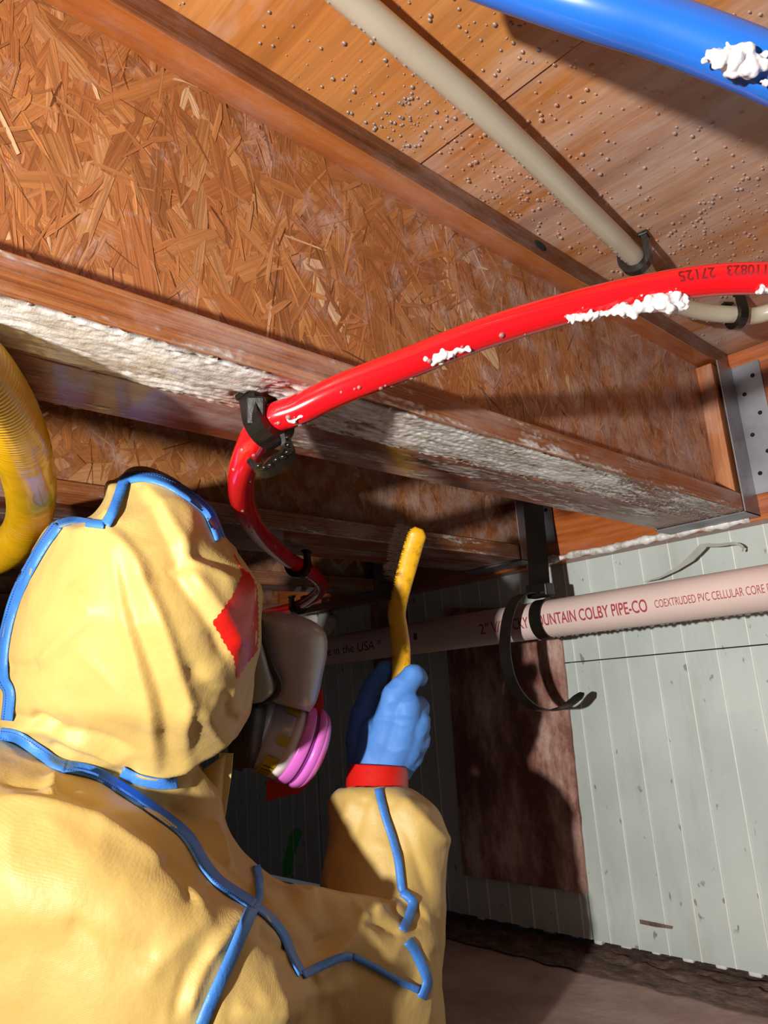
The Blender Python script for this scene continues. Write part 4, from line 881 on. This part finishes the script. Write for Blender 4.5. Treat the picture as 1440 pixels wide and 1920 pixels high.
for k in range(4): sticker(-20 + 0 * k, -19.2 + 9, sgn * (.5 + .14 * k), sgn * (.53 + .14 * k), 36.8, 'ink_black')
def flat(poly, d, m, nm, parent, th=.0012, bend=.006):
    V = [P(u, v, d + bend * math.sin(i * 1.3)) for i, (u, v) in enumerate(poly)]; n = len(V); V += [p + FWD * th for p in V]
    return obj(nm, V, [tuple(range(n)), tuple(range(2 * n - 1, n - 1, -1))] + [(i, n + i, n + (i + 1) % n, (i + 1) % n) for i in range(n)], m, parent)
flat([(505, 1440), (535, 1450), (575, 1430), (588, 1440), (580, 1470), (560, 1488), (528, 1494), (499, 1504), (500, 1470)], .82, MT['tape'], 'tape_flap', rs, bend=.002)
flat([(585, 1300), (604, 1290), (607, 1320), (600, 1345), (585, 1335), (578, 1322)], .80, MT['tape'], 'tape_flap', rs, bend=.002)
flat([(480, 1316), (512, 1296), (530, 1284), (526, 1300), (505, 1314)], .732, MT['tape'], 'tape_flap', rs, bend=.001)
obj('head_strap', *ribbon(spline([P(u, v, d) for u, v, d in ((470, 1330, .745), (452, 1372, .735), (448, 1415, .735), (440, 1442, .74))], 6), .016, RIGHT, .003), MT['rubber'], rs)

# ------------------------------------------------------------------ wire brush in the hand
br = thing('wire_brush', 'yellow curved-handle wire brush held up in the blue glove', 'brush', P(752, 1400, .875))
hpx = [(744, 1420, .878), (748, 1340, .876), (752, 1262, .874), (752, 1215, .872), (747, 1175, .870), (744, 1150, .869), (750, 1115, .866), (762, 1070, .862), (776, 1020, .857), (786, 990, .854)]
hc = spline([P(q[0], q[1], q[2] + HD) for q in hpx], 8); n = len(hc); T = np.gradient(hc, axis=0); T /= np.linalg.norm(T, axis=1)[:, None]; rings = []
for i in range(n):
    s_ = i / (n - 1); wx = .0112 * (1 + .04 * math.sin(s_ * 9)) * (1 - .55 * max(0, s_ - .95) / .05); wz = .0085 * (1 - .5 * max(0, s_ - .95) / .05); sx = RIGHT - T[i] * (RIGHT @ T[i]); sx /= np.linalg.norm(sx); sz = np.cross(T[i], sx)
    rings.append([hc[i] + sx * wx * np.sign(math.cos(a)) * abs(math.cos(a)) ** .8 + sz * wz * np.sign(math.sin(a)) * abs(math.sin(a)) ** .8 for a in np.linspace(0, 2 * math.pi, 24, endpoint=False)])
obj('handle', *loft(rings), MT['handle'], br, True)
mb = MB(); r_ = random.Random(4)
for k in range(30):                                   # tufts along the outer side of the head, three rows
    s_ = .64 + .34 * k / 29; i = int(s_ * (n - 1)); sx = RIGHT - T[i] * (RIGHT @ T[i]); sx /= np.linalg.norm(sx); sz = np.cross(T[i], sx)
    for row in (-1, 0, 1):
        for q in range(4):
            a = hc[i] - sx * .009 + sz * (row * .005 + r_.gauss(0, .0008)) + T[i] * r_.gauss(0, .0012); tip = a - sx * (.017 + r_.uniform(-.003, .003)) + sz * r_.gauss(0, .002) + T[i] * r_.gauss(-.003, .0022)
            mb.add(*tube([a, tip], .00022, 4))
mb.build('bristles', MT['wire'], br, kind='stuff')
